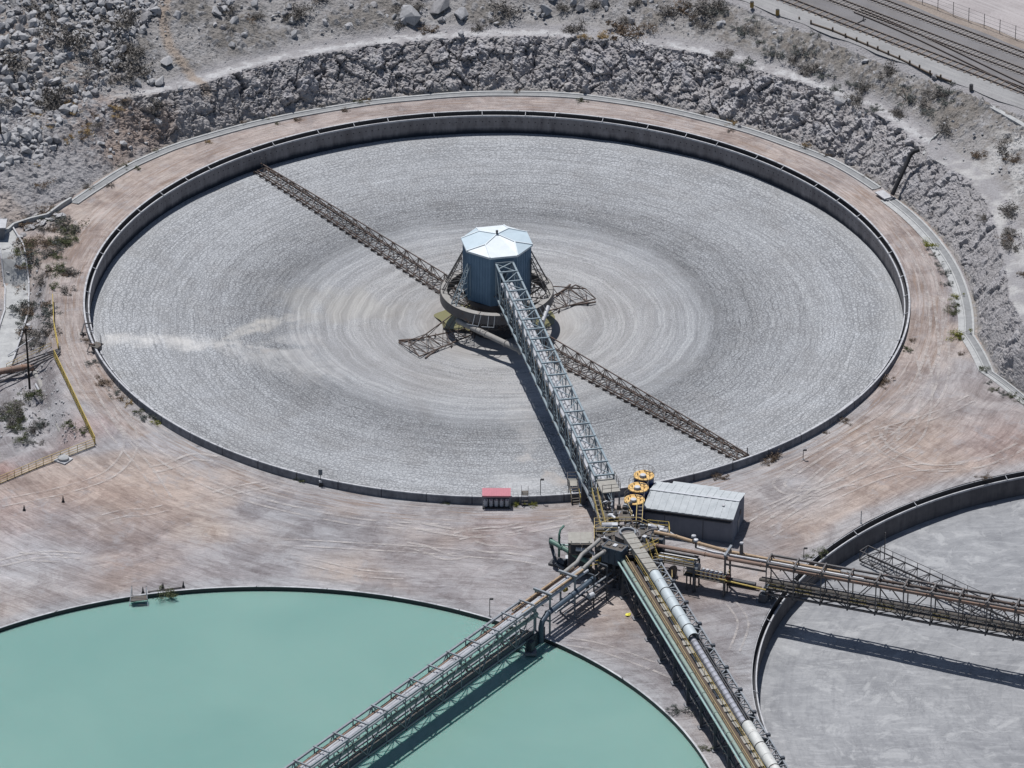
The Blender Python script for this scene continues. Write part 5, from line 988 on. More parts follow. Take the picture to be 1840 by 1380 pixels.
# rake arm of the grey tank
a3 = Vector((T3[0], T3[1], 0)); tip = G(1552, 995, -3.6); aim3 = (Vector((tip.x, tip.y, 0))-a3); rr3 = aim3.length; aim3.normalize(); sd3 = Vector((-aim3.y, aim3.x, 0)); o = thing('rake_arm', 'dark lattice rake arm standing on the smooth grey mud behind the right bridge', 'rake arm', tuple(tip)); st3 = np.arange(rr3, 8, -2.1)
Z3 = lambda r: -4.75-1.6*max(0, 1-r/57)+.5; q3 = lambda r, u, h: a3+aim3*r+sd3*u+Vector((0, 0, Z3(r)+h))
for u, h, nm in ((-.9, 0, 'bottom_chord'), (.9, 0, 'bottom_chord'), (-.9, 1.5, 'top_chord'), (.9, 1.5, 'top_chord')): MB().bar(q3(st3[0], u, h), q3(st3[-1], u, h), .14).build(nm, M['steel_dark'], o)
for i in range(len(st3)-1):
    r_a, r_b = st3[i], st3[i+1]; m = MB()
    for u in (-.9, .9): m.bar(q3(r_a, u, 0), q3(r_a, u, 1.5), .1).bar(q3(r_a, u, 0), q3(r_b, u, 1.5), .09)
    m.bar(q3(r_a, -.9, 0), q3(r_a, .9, 0), .1).bar(q3(r_a, -.9, 1.5), q3(r_a, .9, 1.5), .1).bar(q3(r_a, -.9, 0), q3(r_b, .9, 0), .08).bar(q3(r_a, -.9, 1.5), q3(r_a, .9, 0), .08); m.build('lacing', M['steel_dark'], o)
    if i: MB().bar(q3(r_a, -.9, 1.5), q3(r_a, -.9, 2.3), .08).bar(q3(r_a, -.9, 2.3), q3(r_b, -.9, 2.3), .06).build('guard_hoop', M['steel_dark'], o)
b = G(1589, 1005, -3.9); MB().tube([b, b+Vector((0, 0, 4.2))], .07, 6).build('mast', M['steel_mid'], o)
# water tank rim: landing stage, cones, bar
b = G(250, 1074, -1.0); o = thing('ladder_stage', 'small landing stage with two ladder rails over the rim of the water tank', 'ladder', tuple(b)); MB().box(b+Vector((0, -.4, .15)), (2.2, 1.2, .08), (.97, .2, 0)).build('deck', M['deck'], o)
for x in (-.95, .95): MB().bar(b+Vector((x*1.3, -1.2, -.7)), b+Vector((x, .3, 1.5)), .08).build('ladder_rail', M['zinc'], o); MB().tube([b+Vector((x, .4, .1)), b+Vector((x, .4, 1.6))], .05, 6).build('post', M['steel_mid'], o)
for i in range(4): MB().bar(b+Vector((-1.05, -1.2+i*.3, -.4+i*.3)), b+Vector((1.05, -1.2+i*.3, -.4+i*.3)), .05).build('rung', M['steel_mid'], o)
def cone(label, p, z, h=1.0):
    b = G(p[0], p[1], z); o = thing('traffic_cone', label, 'cone', tuple(b), 'dark marker cones on the yard'); MB().lathe([(.17, .06), (.04, h), (.0, h)], 16, tuple(b)).build('cone_body', M['black'], o, True); MB().box(b+Vector((0, 0, .03)), (.42, .42, .06)).build('base', M['black'], o); MB().lathe([(.125, h*.40), (.09, h*.62)], 16, tuple(b+Vector((0, 0, .004)))).build('band', M['steel_mid'], o, True)
cone('tall dark marker cone in the middle of the yard left of the pale tracks', (113.5, 902), -1.2, .95); cone('dark marker cone at the far left edge of the yard', (43.5, 917), -1.2, .8); cone('dark marker cone above the green bush on the water tank rim', (293, 1058), -1.1, .9); cone('dark marker cone at the right end of the bar by the water tank', (329.5, 1055), -1.1, .9); cone('dark marker cone right behind the ladder landing stage', (257, 1066), -1.1, 1.0)
b0, b1 = G(268, 1063, -1.0), G(326, 1055, -1.0); o = MB().tube([b0, b1], .1, 8).box(b0, (.3, .3, .2)).build('loose_pipe', M['steel_mid'], None); tag(o, 'loose dark pipe lying along the water tank rim behind the green bush', 'pipe')
b = G(1129, 1105, -1.15); m = MB(); m.add([b+Vector((math.cos(k*.9)*(.3+.2*(k % 3)), math.sin(k*.9)*(.35+.15*(k % 2)), .05+.12*(k % 2))) for k in range(7)]+[b+Vector((0, 0, .25))], [(k, (k+1) % 7, 7) for k in range(7)]); o = m.build('plastic_bag', simple('bright_yellow_plastic', (.65, .60, .10), .4), None); tag(o, 'crumpled bright yellow plastic bag on the dirt left of the trestle legs', 'bag')
# ------------------------------------------------------------------ gutter at the foot of the rock
M['gutter_floor'] = mat_concrete('gutter_bed', (.17, .175, .18), (.27, .275, .28))
def strip_gutter(label, th0, th1, w0=.55, wide=0.0):
    tv = np.arange(th0, th1, .5); pts = []
    for t in tv: r = float(itp(t, GT, GR)); pts.append((r, R(t)))
    mid = pts[len(pts)//2]; o = thing('drain_gutter', label, 'gutter', (mid[0]*math.cos(mid[1]), mid[0]*math.sin(mid[1]), -.3))
    def prof(pr, name, m):
        k = MB(); n = len(pr)
        for (r, a) in pts:
            zz = float(gz(np.array([r*math.cos(a)]), np.array([r*math.sin(a)]))[0])
            for (dr, dz) in pr: k.v.append(((r+dr)*math.cos(a), (r+dr)*math.sin(a), zz+dz))
        for i in range(len(pts)-1):
            for j in range(n-1): k.f.append((i*n+j, i*n+j+1, (i+1)*n+j+1, (i+1)*n+j))
        k.build(name, m, o)
    a, b = w0, w0+.75
    prof([(0, -.3), (0, .20), (.20, .22), (.20, .0)], 'inner_kerb', M['gutter']); prof([(.2, .10), (b, .10)], 'channel_floor', M['gutter_floor'])
    prof([(b, -.1), (b, .20), (b+.30, .24), (b+.34, -.6)], 'outer_kerb', M['gutter'])
    if wide: prof([(-wide, .10), (-.02, .12)], 'dust_apron', M['gutter'])
strip_gutter('grey concrete gutter curving along the foot of the rock behind the big tank', 30.6, 156.5)
strip_gutter('pale double walled gutter along the rock on the right, down from the culvert slab', -33, 27.8, .35, .9)
b = G(1588, 350, .25); o = thing('culvert_slab', 'pale concrete slab over the gutter at the foot of the black drain pipe', 'slab', tuple(b)); MB().box(b, (2.6, 1.5, .18), (.5, -.87, 0)).build('slab', M['coping'], o); MB().box(b+Vector((.5, -.7, -.5)), (1.4, 1.0, .8), (.5, -.87, 0)).build('headwall', M['wall_out'], o)
pipe('drain_pipe', 'black drain pipe running down the rock face to the culvert slab', [G(1603, 350, .5), G(1611, 333, 1.9), G(1629, 294, 4.6), G(1636, 278, 5.7), G(1643, 272, 6.3), G(1652, 269, 6.6)], .33, M['black'], 12, (.35,))
def low_wall(label, px, z, h, w_, m, name='low_wall', cat='wall'):
    p = [G(a, c_, z) for a, c_ in px]; p = [Vector((q.x, q.y, land(q.x, q.y)-.15)) for q in p]; k = MB()
    for a, c_ in zip(p[:-1], p[1:]): k.bar(a+Vector((0, 0, h/2)), c_+Vector((0, 0, h/2)), w_, h)
    o = k.build(name, m, None); tag(o, label, cat); return o
low_wall('short pale concrete ditch wall above the black drain pipe', [(1660, 268), (1672, 250), (1690, 240), (1712, 240)], 6.2, .32, .25, M['gutter']); low_wall('pale low berm wall at the right edge of the rock cut', [(1772, 208), (1800, 222), (1840, 243), (1860, 256)], 7.5, .35, .8, M['gutter']); low_wall('pale stone lined ditch wall at the left edge below the boulder slope', [(0, 438), (25, 415), (55, 405), (85, 398), (112, 378), (128, 368)], -.8, .9, .35, M['gutter'])
# ------------------------------------------------------------------ railway plateau
rd = Vector((.7295, -.684, 0)); rn = Vector((RN[0], RN[1], 0)); ra = Vector((RA[0], RA[1], 0)); PR = lambda s, u, z=10.0: ra+rd*s+rn*u+Vector((0, 0, z))
M['gravel'] = NT('gravel_road'); 
def speck(name, a, b, sc, strk=None):
    t = NT(name); p = t.pos(); n = t.noise(p, sc, 6, .75); n2 = t.noise(p, .25, 4, .6); c = t.mix(t.rng(n, .35, .65), a, b); c = t.mix(t.rng(n2, .45, .7, 0, .5), c, tuple(q*.78 for q in a))
    if strk:
        q = t.xyz(p); u = t.math('ADD', t.math('MULTIPLY', q[0], RN[0]), t.math('MULTIPLY', q[1], RN[1])); s = t.math('SUBTRACT', t.math('MULTIPLY', q[0], RN[1]), t.math('MULTIPLY', q[1], RN[0]))
        c = t.mix(t.rng(t.noise(t.vec(t.math('MULTIPLY', u, 2.0), t.math('MULTIPLY', s, .06)), 1.0, 5, .6), .45, .65, 0, .5), c, strk)
    return t.done(c, .95, t.bump(n, .5, .06), spec=.1)
bpy.data.materials.remove(M['gravel'].m); M['gravel'] = speck('gravel_road_dust', (.21, .21, .212), (.30, .298, .30), 4, (.33, .325, .32)); M['ballast'] = speck('track_ballast', (.125, .122, .128), (.225, .22, .225), 7, (.17, .155, .145)); M['pink_road'] = speck('pinkish_road_dust', (.28, .255, .255), (.37, .345, .345), 3, (.40, .38, .38)); M['brown_dirt'] = speck('brown_verge', (.19, .16, .14), (.29, .25, .22), 3)
def band(name, u0, u1, z, m, kind='structure'):
    n = 60; k = MB()
    for i in range(n+1): k.v += [tuple(PR(-70+i*3, u0+.25*math.sin(i*1.7), z)), tuple(PR(-70+i*3, u1+.25*math.sin(i*1.3+1), z))]
    for i in range(n): k.f.append((2*i, 2*i+1, 2*i+3, 2*i+2))
    o = k.build(name, m, None); tag(o, kind=kind); return o
band('railway_ground', -.2, 60, 9.93, M['brown_dirt']); band('gravel_road', -.4, 3.9, 9.97, M['gravel']); band('railway_ballast', 3.6, 16.4, 10.0, M['ballast']); band('access_road', 18.7, 34, 9.97, M['pink_road'])
M['rail'] = simple('rail_steel', (.12, .10, .09), .5, .4, .3, 3, .2); M['sleeper'] = simple('grey_sleepers', (.21, .195, .185), .9, 0, .3, 3)
for u, lab, slp in ((4.6, 'railway track nearest the gravel road, sleepers buried in dirt', False), (9.8, 'middle railway track of three on the ballast', True), (14.4, 'railway track farthest from the gravel road', True)):
    o = thing('railway_track', lab, 'railway', tuple(PR(10, u)))
    for s in (-1, 1): MB().bar(PR(-60, u+s*.75, 10.15), PR(100, u+s*.75, 10.15), .12, .17).build('rail', M['rail'], o)
    k = MB()
    for i in range(150 if slp else 90):
        q = -60+i*(.75 if slp else 1.3)+(30 if slp else 0); k.box(PR(q, u, 10.02), (.25, 2.5, .1), tuple(rd))
    s_ = k.build('sleepers', M['sleeper'] if slp else M['brown_dirt'], o); s_['kind'] = 'stuff'
o = thing('railway_track', 'siding rails merging with the track nearest the gravel road', 'railway', tuple(PR(30, 6)))
for s in (-1, 1):
    k = MB(); pv = None
    for i in range(26): q = PR(14+i*2, 9.0-4.3*float(sst(0, 1, np.array(i/25.)))+s*.75, 10.15); k.bar(pv, q, .12, .17) if pv is not None else None; pv = q
    k.build('rail', M['rail'], o)
o = thing('switch_stand', 'small dark switch lever beside the track nearest the road', 'switch', tuple(G(1550, 38, 10.0))); b = G(1550, 38, 10.0); MB().bar(b, b+Vector((.2, 0, .9)), .12).build('lever', M['black'], o); MB().bar(b+Vector((-1.2, -1.2, .05)), b+Vector((.5, .6, .05)), .15).build('rod', M['black'], o)
for i, (x, y) in enumerate(((1351, 13), (1397, 27))):
    b = G(x, y, 9.9); o = thing('barrel', ('rusty yellow barrel at the top edge of the hillside, left one', 'rusty yellow barrel at the start of the timber posts')[i], 'barrel', tuple(b)); MB().lathe([(0, 0), (.3, 0), (.3, .3), (.32, .32), (.3, .34), (.3, .62), (.32, .64), (.3, .66), (.3, .95)], 16, tuple(b)).build('barrel_body', simple('rusted_yellow', (.33, .22, .07), .7, 0, .4, 2, .4), o, True); MB().lathe([(0, .92), (.3, .95)], 16, tuple(b)).build('lid', M['black'], o)
b = G(1745, 162, 9.9); o = thing('barrel', 'dark barrel alone beside the gravel road past the last timber post', 'barrel', tuple(b)); MB().lathe([(0, 0), (.3, 0), (.3, .95)], 16, tuple(b)).build('barrel_body', M['steel_mid'], o, True); MB().lathe([(0, .92), (.3, .95)], 16, tuple(b)).build('lid', M['black'], o)
PX = [(1436, 35), (1457, 44), (1496, 57), (1519, 68), (1539, 75), (1558.6, 83), (1577, 91), (1596, 99), (1616, 107.5), (1634.5, 116.5), (1652, 124.5), (1671, 134.5), (1690, 142), (1708.6, 149)]
for i, (x, y) in enumerate(PX):
    b = G(x, y, 9.9); h = .75 if i not in (0, 13) else .45; o = MB().box(b+Vector((0, 0, h/2)), (.26, .26, h)).build('timber_post', M['wood'], None); tag(o, 'weathered timber post in the row edging the gravel road above the rock cut', 'post', 'timber posts along the gravel road')
for i, (a, c_) in enumerate(((1, 2), (2, 5), (5, 8), (8, 11), (11, 13))):
    p, q = G(*PX[a], 9.9), G(*PX[c_], 9.9); o = MB().bar(p+Vector((0, 0, .22)), q+Vector((0, 0, .22)), .22).build('timber_rail', M['wood'], None); tag(o, 'low weathered timber rail lying between posts of the gravel road edge', 'rail', 'timber rails along the gravel road')
fn_ = thing('wire_fence', 'thin wire mesh fence between the railway and the pink road', 'fence', tuple(PR(15, 18.2)))
for i in range(26): MB().bar(PR(-30+i*3.1, 18.2), PR(-30+i*3.1, 18.2, 12.3), .09).build('post', M['steel_dark'], fn_)
for z_ in (10.4, 11.0, 11.6, 12.2): MB().bar(PR(-30, 18.2, z_), PR(48, 18.2, z_), .025).build('wire', M['steel_dark'], fn_)
# ------------------------------------------------------------------ things on the far left
Y_ = M['yellow']
guard('guard_railing', 'short upper yellow guard railing on the left edge of the ring road', [G(95, 541, -.4), G(97, 590, -.5), G(105, 630, -.6)], Y_, 1.15, 2.0, w=.09, rails=(1.0, .7, .4, .1)); guard('guard_railing', 'long yellow guard railing beside the ring road down to the corner', [G(97, 641, -.6), G(133, 717, -.9), G(171, 798, -1.15)], Y_, 1.15, 2.0, w=.09, rails=(1.0, .7, .4, .1))
guard('guard_railing', 'faded yellow guard railing running from the corner to the left picture edge', [G(170, 801, -1.15), G(78, 836, -1.2), G(0, 869, -1.2), G(-70, 899, -1.2)], M['yellow_pale'], 1.15, 1.35, w=.07, rails=(1.0, .66, .33, .06))
b = G(114, 827, -1.2); o = thing('manhole', 'round pale concrete manhole dome on a square slab by the faded yellow railing', 'manhole', tuple(b)); MB().box(b+Vector((0, 0, .06)), (1.9, 1.9, .2), (.83, -.55, 0)).build('slab', M['coping'], o); MB().lathe([(0, .72), (.5, .68), (.78, .5), (.8, .1)], 32, tuple(b)).build('dome', M['gutter'], o, True)
M['pole'] = simple('tarred_pole', (.022, .019, .018), .8, 0, .3, 2)
b = G(53.5, 699, -3.6); o = thing('utility_pole', 'black utility pole with crossarm and lamp by the left edge', 'pole', tuple(b)); t = G(46, 590, 6.2); MB().tube([b, t], [.17, .12], 10).build('pole', M['pole'], o, True); MB().bar(t+Vector((-1.0, -.1, -.25)), t+Vector((1.1, .1, -.15)), .12).build('crossarm', M['pole'], o); MB().bar(t+Vector((-.8, 0, -.9)), t+Vector((.0, 0, -.3)), .07).bar(t+Vector((0, 0, -.3)), t+Vector((.8, 0, -.9)), .07).build('brace', M['pole'], o)
for x in (-.9, -.4, .5, 1.0): MB().lathe([(0, .22), (.07, .2), (.09, 0), (0, 0)], 8, tuple(t+Vector((x, 0, -.12)))).build('insulator', M['zinc'], o)
MB().lathe([(0, .2), (.3, .1), (.3, 0), (0, 0)], 14, tuple(t+Vector((.4, .1, .5)))).build('lamp', M['coping'], o, True)
b = G(5, 300, 0); o = thing('utility_pole', 'bare black utility pole at the far left edge below the boulders', 'pole', tuple(Vector((b.x, b.y, land(b.x, b.y))))); z0 = land(b.x, b.y); MB().tube([Vector((b.x, b.y, z0-.3)), Vector((b.x-.55, b.y, z0+7.8))], [.16, .11], 10).build('pole', M['pole'], o, True); MB().bar(Vector((b.x-1.5, b.y, z0+7.4)), Vector((b.x+.5, b.y, z0+7.4)), .12).build('crossarm', M['pole'], o)
zl = -3.9
pipe('pipe', 'fat grey pipe lying down the bank behind the long yellow railing', [G(62, 668, zl), G(70, 683, zl), G(92, 735, zl), G(112, 781, zl)], .42, M['ring_top'], 14, (.35, .7)); pipe('pipe', 'fat brown pipe entering at the left edge by the utility pole', [G(-20, 671, zl+.9), G(20, 664, zl+.9), G(48, 659, zl+.9), G(60, 662, zl+.5)], .46, M['rust_pipe'], 14, (.5, .75)); pipe('pipe', 'slim white pipe on the bank beside the fat grey pipe', [G(64, 690, zl), G(84, 727, zl)], .14, M['white_pipe'], 8, (.5,))
for i in range(4): pipe('pipe', ('upper thin dark pipe crossing below the gap in the railings', 'second thin dark pipe crossing below the gap in the railings', 'third thin dark pipe crossing below the gap in the railings', 'lowest thin dark pipe crossing below the gap in the railings')[i], [G(-15, 672+i*7, zl+.4), G(45, 648+i*6, zl+.6), G(90, 632+i*4, -1.0), G(103, 628+i*3, -.5), G(108, 622+i*3, -.4)], .1+.03*(i % 2), M['steel_dark'], 7, (.3, .6))
guard('guard_railing', 'dull yellow railing along thin pipes below the gap in the railings', [G(12, 664, zl), G(50, 645, -3.0), G(92, 626, -1.2)], M['yellow_pale'], .9, 1.6, w=.06, rails=(1.0, .5)); b = G(91, 607, -2.2); o = MB().box(b+Vector((0, 0, .3)), (.75, .6, .6), (.9, .3, 0)).box(b+Vector((0, 0, .63)), (.8, .65, .06), (.9, .3, 0)).build('concrete_block', M['coping'], None); tag(o, 'small white concrete block behind the upper yellow railing', 'block')
o = MB().bar(G(92, 580, -1.5), G(91, 548, -1.4), .55, .5).build('concrete_kerb', M['gutter'], None); tag(o, 'pale concrete kerb just left of the upper yellow railing', 'kerb')
pc = [G(x, y, -4.0) for x, y in ((4, 455), (22, 485), (31, 520), (30, 560), (18, 600), (4, 640), (-8, 670))]; pts = []
for i in range(len(pc)-1):
    for j in range(8): pts.append(pc[i].lerp(pc[i+1], j/8))
def drape(name, offs, up_, m, skirt=0):
    k = MB(); n = len(offs)
    for i, p in enumerate(pts):
        d = (pts[min(i+3, len(pts)-1)]-pts[max(i-3, 0)]).normalized(); s_ = Vector((-d.y, d.x, 0))
        for a in offs: q = p+s_*a; k.v.append((q.x, q.y, land(q.x, q.y)+up_))
    for i in range(len(pts)-1):
        for a in range(n-1): k.f.append((i*n+a, i*n+a+1, (i+1)*n+a+1, (i+1)*n+a))
    return k.build(name, m, None)
tag(drape('path', [-1.6, -.8, 0, .8, 1.6], .16, M['gutter']), kind='structure')
for a, lab in ((1.75, 'pale kerb on the right side of the lower concrete path at the left edge'), (-1.75, 'pale kerb on the left side of the lower concrete path at the left edge')):
    k = MB(); kp = []
    for i, p in enumerate(pts):
        d = (pts[min(i+3, len(pts)-1)]-pts[max(i-3, 0)]).normalized(); q = p+Vector((-d.y, d.x, 0))*a; kp.append(Vector((q.x, q.y, land(q.x, q.y)+.22)))
    for p, q in zip(kp[:-1], kp[1:]): k.bar(p, q, .22, .5)
    tag(k.build('kerb', M['coping'], None), lab, 'kerb')
b = G(-4, 462, -3.6); b.z = land(b.x, b.y)-.1; o = thing('hut', 'corner of a small white roofed hut at the left picture edge', 'hut', tuple(b)); MB().box(b+Vector((0, 0, 1.1)), (2.4, 2.4, 2.2)).build('wall', M['wall_out'], o); MB().box(b+Vector((0, 0, 2.28)), (3.0, 3.0, .18)).build('roof', M['coping'], o)
pipe('pipe', 'thin pale pipe slanting across the bank below the lower path', [G(14, 638, -3.9), G(60, 607, -2.8), G(75, 596, -2.4)], .09, M['white_pipe'], 7)

# ------------------------------------------------------------------ boulders
M['boulder'] = []
def mat_boulder(name, a, b):
    t = NT(name); p = t.pos(); n = t.noise(p, 1.6, 7, .7); c = t.mix(t.rng(n, .3, .7), a, b); c = t.mix(t.rng(t.noise(p, 6, 5, .7), .56, .7, 0, .5), c, tuple(q*.6 for q in a)); return t.done(c, .95, t.bump(t.noise(p, 5, 5, .7), .6, .08), spec=.1)
mb_ = [mat_boulder('pale_grey_rock', (.27, .268, .275), (.41, .41, .42)), mat_boulder('mid_grey_rock', (.19, .186, .195), (.31, .305, .31))]
protos = []
for k in range(9):
    bm = bmesh.new(); q = random.Random(100+k); sx, sy, sz = q.uniform(.75, 1.2), q.uniform(.7, 1.1), q.uniform(.55, .85)
    for i in range(15):
        v = Vector((q.gauss(0, 1), q.gauss(0, 1), q.gauss(0, 1))).normalized(); v = Vector((v.x*sx, v.y*sy, v.z*sz))*q.uniform(.82, 1.05); bm.verts.new(v*.5)
    bmesh.ops.convex_hull(bm, input=bm.verts); bmesh.ops.delete(bm, geom=[v for v in bm.verts if not v.link_faces], context='VERTS')
    bmesh.ops.bevel(bm, geom=list(bm.edges), offset=.014, segments=1, affect='EDGES'); me = bpy.data.meshes.new('boulder'); bm.to_mesh(me); bm.free(); me.materials.append(mb_[0 if k % 3 else 1]); protos.append(me)
def put_boulder(p, s, k=None, label=None, group=None, tilt=None):
    o = bpy.data.objects.new('boulder', protos[k if k is not None else random.randrange(9)]); C.objects.link(o); o.location = (p.x, p.y, p.z+s*.16); o.scale = (s, s*random.uniform(.8, 1.15), s*random.uniform(.8, 1.1)); o.rotation_euler = (random.uniform(-1.2, 1.2), random.uniform(-1.2, 1.2), random.uniform(0, 6.28)); tag(o, label, 'boulder', group); return o
gx_, gy_ = np.arange(-150, 170, .5), np.arange(-60, 140, .5); GX_, GY_ = np.meshgrid(gx_, gy_); hq = hz(GX_, GY_); gq = gz(GX_, GY_)
LAND = np.where((hq[3] > -58) & (hq[3] < 188) & (hq[2] > hq[7]), np.maximum(gq, hq[0]-.3*(hq[3] > 158)), gq)
def land_fast(x, y):
    fx, fy = (x+150)/.5, (y+60)/.5; i, j = int(fx), int(fy)
    if not (0 <= i < LAND.shape[1]-1 and 0 <= j < LAND.shape[0]-1): return -1.2
    u, v = fx-i, fy-j; return float((LAND[j, i]*(1-u)+LAND[j, i+1]*u)*(1-v)+(LAND[j+1, i]*(1-u)+LAND[j+1, i+1]*u)*v)
land0 = land; land = land_fast
def hit(px, py, z=8.0):
    """first land met along the survey ray"""
    zt = 22.0
    while zt > -6:
        g = G(px, py, zt)
        if land(g.x, g.y) >= zt: return Vector((g.x, g.y, land(g.x, g.y)))
        zt -= .25
    return G(px, py, -1.2)
for (x, y, s, lab) in ((47, 140, 2.6, 'big pale square edged boulder on the upper left slope'), (23, 188, 1.6, 'pale rounded boulder below the big square edged one at far left'), (218, 98, 2.2, 'lone broad pale boulder right of the rubble field'), (70, 205, 2.2, 'large grey boulder in the middle of the left rubble'), (62, 232, 1.8, 'pale boulder at the lower end of the left rubble'), (105, 112, 1.6, 'pale tilted boulder beside the shrub in the rubble'), (415, 88, 1.9, 'dark faced boulder just above the white path'), (440, 68, 1.4, 'flat boulder above the white path, uphill of the dark faced one'), (1508, 190, 2.6, 'big dark boulder on the crest of the rock cut at right'), (790, 22, 4.2, 'very large pale block on the upper slope above the path, left of two'), (735, 38, 4.4, 'long pale ledge of rock above the path'), (828, 30, 3.0, 'large pale block on the upper slope, right of two'), (980, 25, 2.6, 'dark shadowed boulder high on the slope above the path'), (1030, 10, 1.8, 'pale boulder at the top edge above the dry bush'), (1295, 48, 1.8, 'pale pointed boulder near the yellow barrels'), (1680, 145, 1.3, 'dark boulder just under the timber posts')):
    put_boulder(hit(x, y), s, None, lab)
for i in range(16):
    t_ = i/16; x_ = 8+t_*112; y_ = 440-70*t_**.75+random.uniform(6, 16); p_ = hit(x_, y_); o = put_boulder(p_, random.uniform(.9, 1.8), None, 'flat pale slab lying in the stone lined ditch at the left edge', 'pale slabs in the stone lined ditch'); o.scale.z *= .3; o.rotation_euler = (random.uniform(-.25, .25), random.uniform(-.25, .25), random.uniform(0, 6))
pl = []
def scat(n, xa, xb, ya, yb, s0, s1, clump, keep=1.0):
    out = []
    for _ in range(n):
        cx, cy = random.uniform(xa, xb), random.uniform(ya, yb)
        for _ in range(random.randint(1, clump)): out.append((cx+random.gauss(0, 16), cy+random.gauss(0, 12), s0*(s1/s0)**(random.random()**2.2)))
    return out
def rub(px, py): return (px < 300-py*.75 and py < 300) or random.random() < .10
A = [q for q in scat(900, -30, 300, -10, 300, .38, 2.3, 6) if rub(q[0], q[1])]
Bc = scat(70, 330, 1300, -10, 62, .5, 2.3, 4)+scat(50, 1250, 1690, 40, 240, .35, 1.3, 4)+scat(16, 1690, 1850, 200, 330, .4, 1.2, 3)
Bc = [q for q in Bc if not (q[0] > 1380 and q[1] < (q[0]-1350)*.39+14)]
A.sort(key=lambda q: -q[2]); small = A[210:]; big = A[:210]; Bc.sort(key=lambda q: -q[2]); big2 = Bc[:75]; small += Bc[75:]
for (x, y, s) in big: put_boulder(hit(x, y), s, None, 'pale angular boulder among the rubble covering the upper left slope', 'boulders in the upper left rubble')
for (x, y, s) in big2: put_boulder(hit(x, y), s, None, 'grey boulder lying on the slope between the white path and the top edge', 'boulders above the white path')
for _ in range(700): small.append((random.uniform(-10, 150), random.uniform(380, 800), random.uniform(.15, .6)))
for _ in range(1500): small.append((random.uniform(-20, 1700), random.uniform(-5, 300), random.uniform(.15, .4)))
V = []; F = []; fb = 0
pd = [(np.array([v.co[:] for v in me.vertices]), [list(p.vertices) for p in me.polygons]) for me in protos]
for (x, y, s) in small:
    if x > 1330 and y < (x-1350)*.39+14: continue
    p = hit(x, y)
    if p.z < .6 and not (x < 160 and y > 370 and p.z < -1.4): continue
    v, f = pd[random.randrange(9)]; a = random.uniform(0, 6.28); s *= random.uniform(.8, 1.1); c_, s_ = math.cos(a), math.sin(a)
    w_ = np.stack([(v[:, 0]*c_-v[:, 1]*s_)*s+p.x, (v[:, 0]*s_+v[:, 1]*c_)*s+p.y, v[:, 2]*s+p.z+s*.12], 1); V.append(w_); F += [[i+fb for i in q] for q in f]; fb += len(v)
me = bpy.data.meshes.new('rubble'); me.from_pydata(np.concatenate(V).tolist(), [], F); me.materials.append(mb_[0]); o = bpy.data.objects.new('rubble', me); C.objects.link(o); tag(o, kind='stuff')
# ------------------------------------------------------------------ shrubs
def mat_leaf(name, a, b):
    t = NT(name); n = t.noise(t.pos(), 5.0, 3); oi = t.n('ObjectInfo').outputs['Random']; c = t.mix(t.math('ADD', t.math('MULTIPLY', n, .7), t.math('MULTIPLY', oi, .3)), a, b); t.p.inputs['Transmission Weight'].default_value = 0; return t.done(c, .9, spec=.1)
LM = {'dry': mat_leaf('dry_grey_twigs', (.10, .092, .085), (.22, .205, .19)), 'brown': mat_leaf('brown_dead_bush', (.095, .072, .055), (.21, .16, .12)), 'green': mat_leaf('dusty_green_leaves', (.055, .07, .035), (.13, .14, .08)), 'yellow': mat_leaf('yellow_green_leaves', (.13, .14, .03), (.27, .27, .07)), 'straw': mat_leaf('dry_straw', (.25, .17, .075), (.38, .28, .15)), 'grey': mat_leaf('grey_green_leaves', (.08, .09, .085), (.17, .18, .17))}
STEM = simple('twig_bark', (.07, .055, .045), .9)
def shrub_mesh(kind, seed, n=760, flat=.75):
    q = random.Random(seed); k = MB(); cl = [(Vector((q.gauss(0, .42), q.gauss(0, .42), abs(q.gauss(.32, .26))*flat)), q.uniform(.14, .34)) for _ in range(11)]
    for i in range(n):
        c, s = q.choice(cl); p = c+Vector((q.gauss(0, 1), q.gauss(0, 1), q.gauss(0, .8)))*s*.6
        if p.z < .02: p.z = abs(p.z)+.03
        l = q.uniform(.03, .085); d = Vector((q.gauss(0, 1), q.gauss(0, 1), q.gauss(.4, 1))).normalized(); e = d.orthogonal().normalized(); e = Matrix.Rotation(q.uniform(0, 6.28), 3, d) @ e; k.add([p-d*l-e*l*.45, p+e*l*.5, p+d*l, p-e*l*.5], [(0, 1, 2, 3)])
    me = bpy.data.meshes.new('foliage'); me.from_pydata(k.v, [], k.f); me.materials.append(LM[kind])
    m2 = MB()
    for c, s in cl: m2.tube([Vector((0, 0, -.1)), c*.5+Vector((0, 0, .02)), c], [.03, .022, .01], 5)
    ms = bpy.data.meshes.new('stems'); ms.from_pydata(m2.v, [], m2.f); ms.materials.append(STEM); return me, ms
SH = {kd: [shrub_mesh(kd, 40+i*7+len(kd)) for i in range(3)] for kd in LM}
def shrub(p, s, kind, label, group=None, sq=1.0):
    a, b_ = random.choice(SH[kind]); o = thing('shrub', label, 'shrub', (p.x, p.y, p.z-.03), group); o.scale = (s, s*random.uniform(.8, 1.2), s*sq); o.rotation_euler = (0, 0, random.uniform(0, 6.28))
    for nm, m_ in (('foliage', a), ('stems', b_)): c = bpy.data.objects.new(nm, m_); C.objects.link(c); c.parent = o
    return o
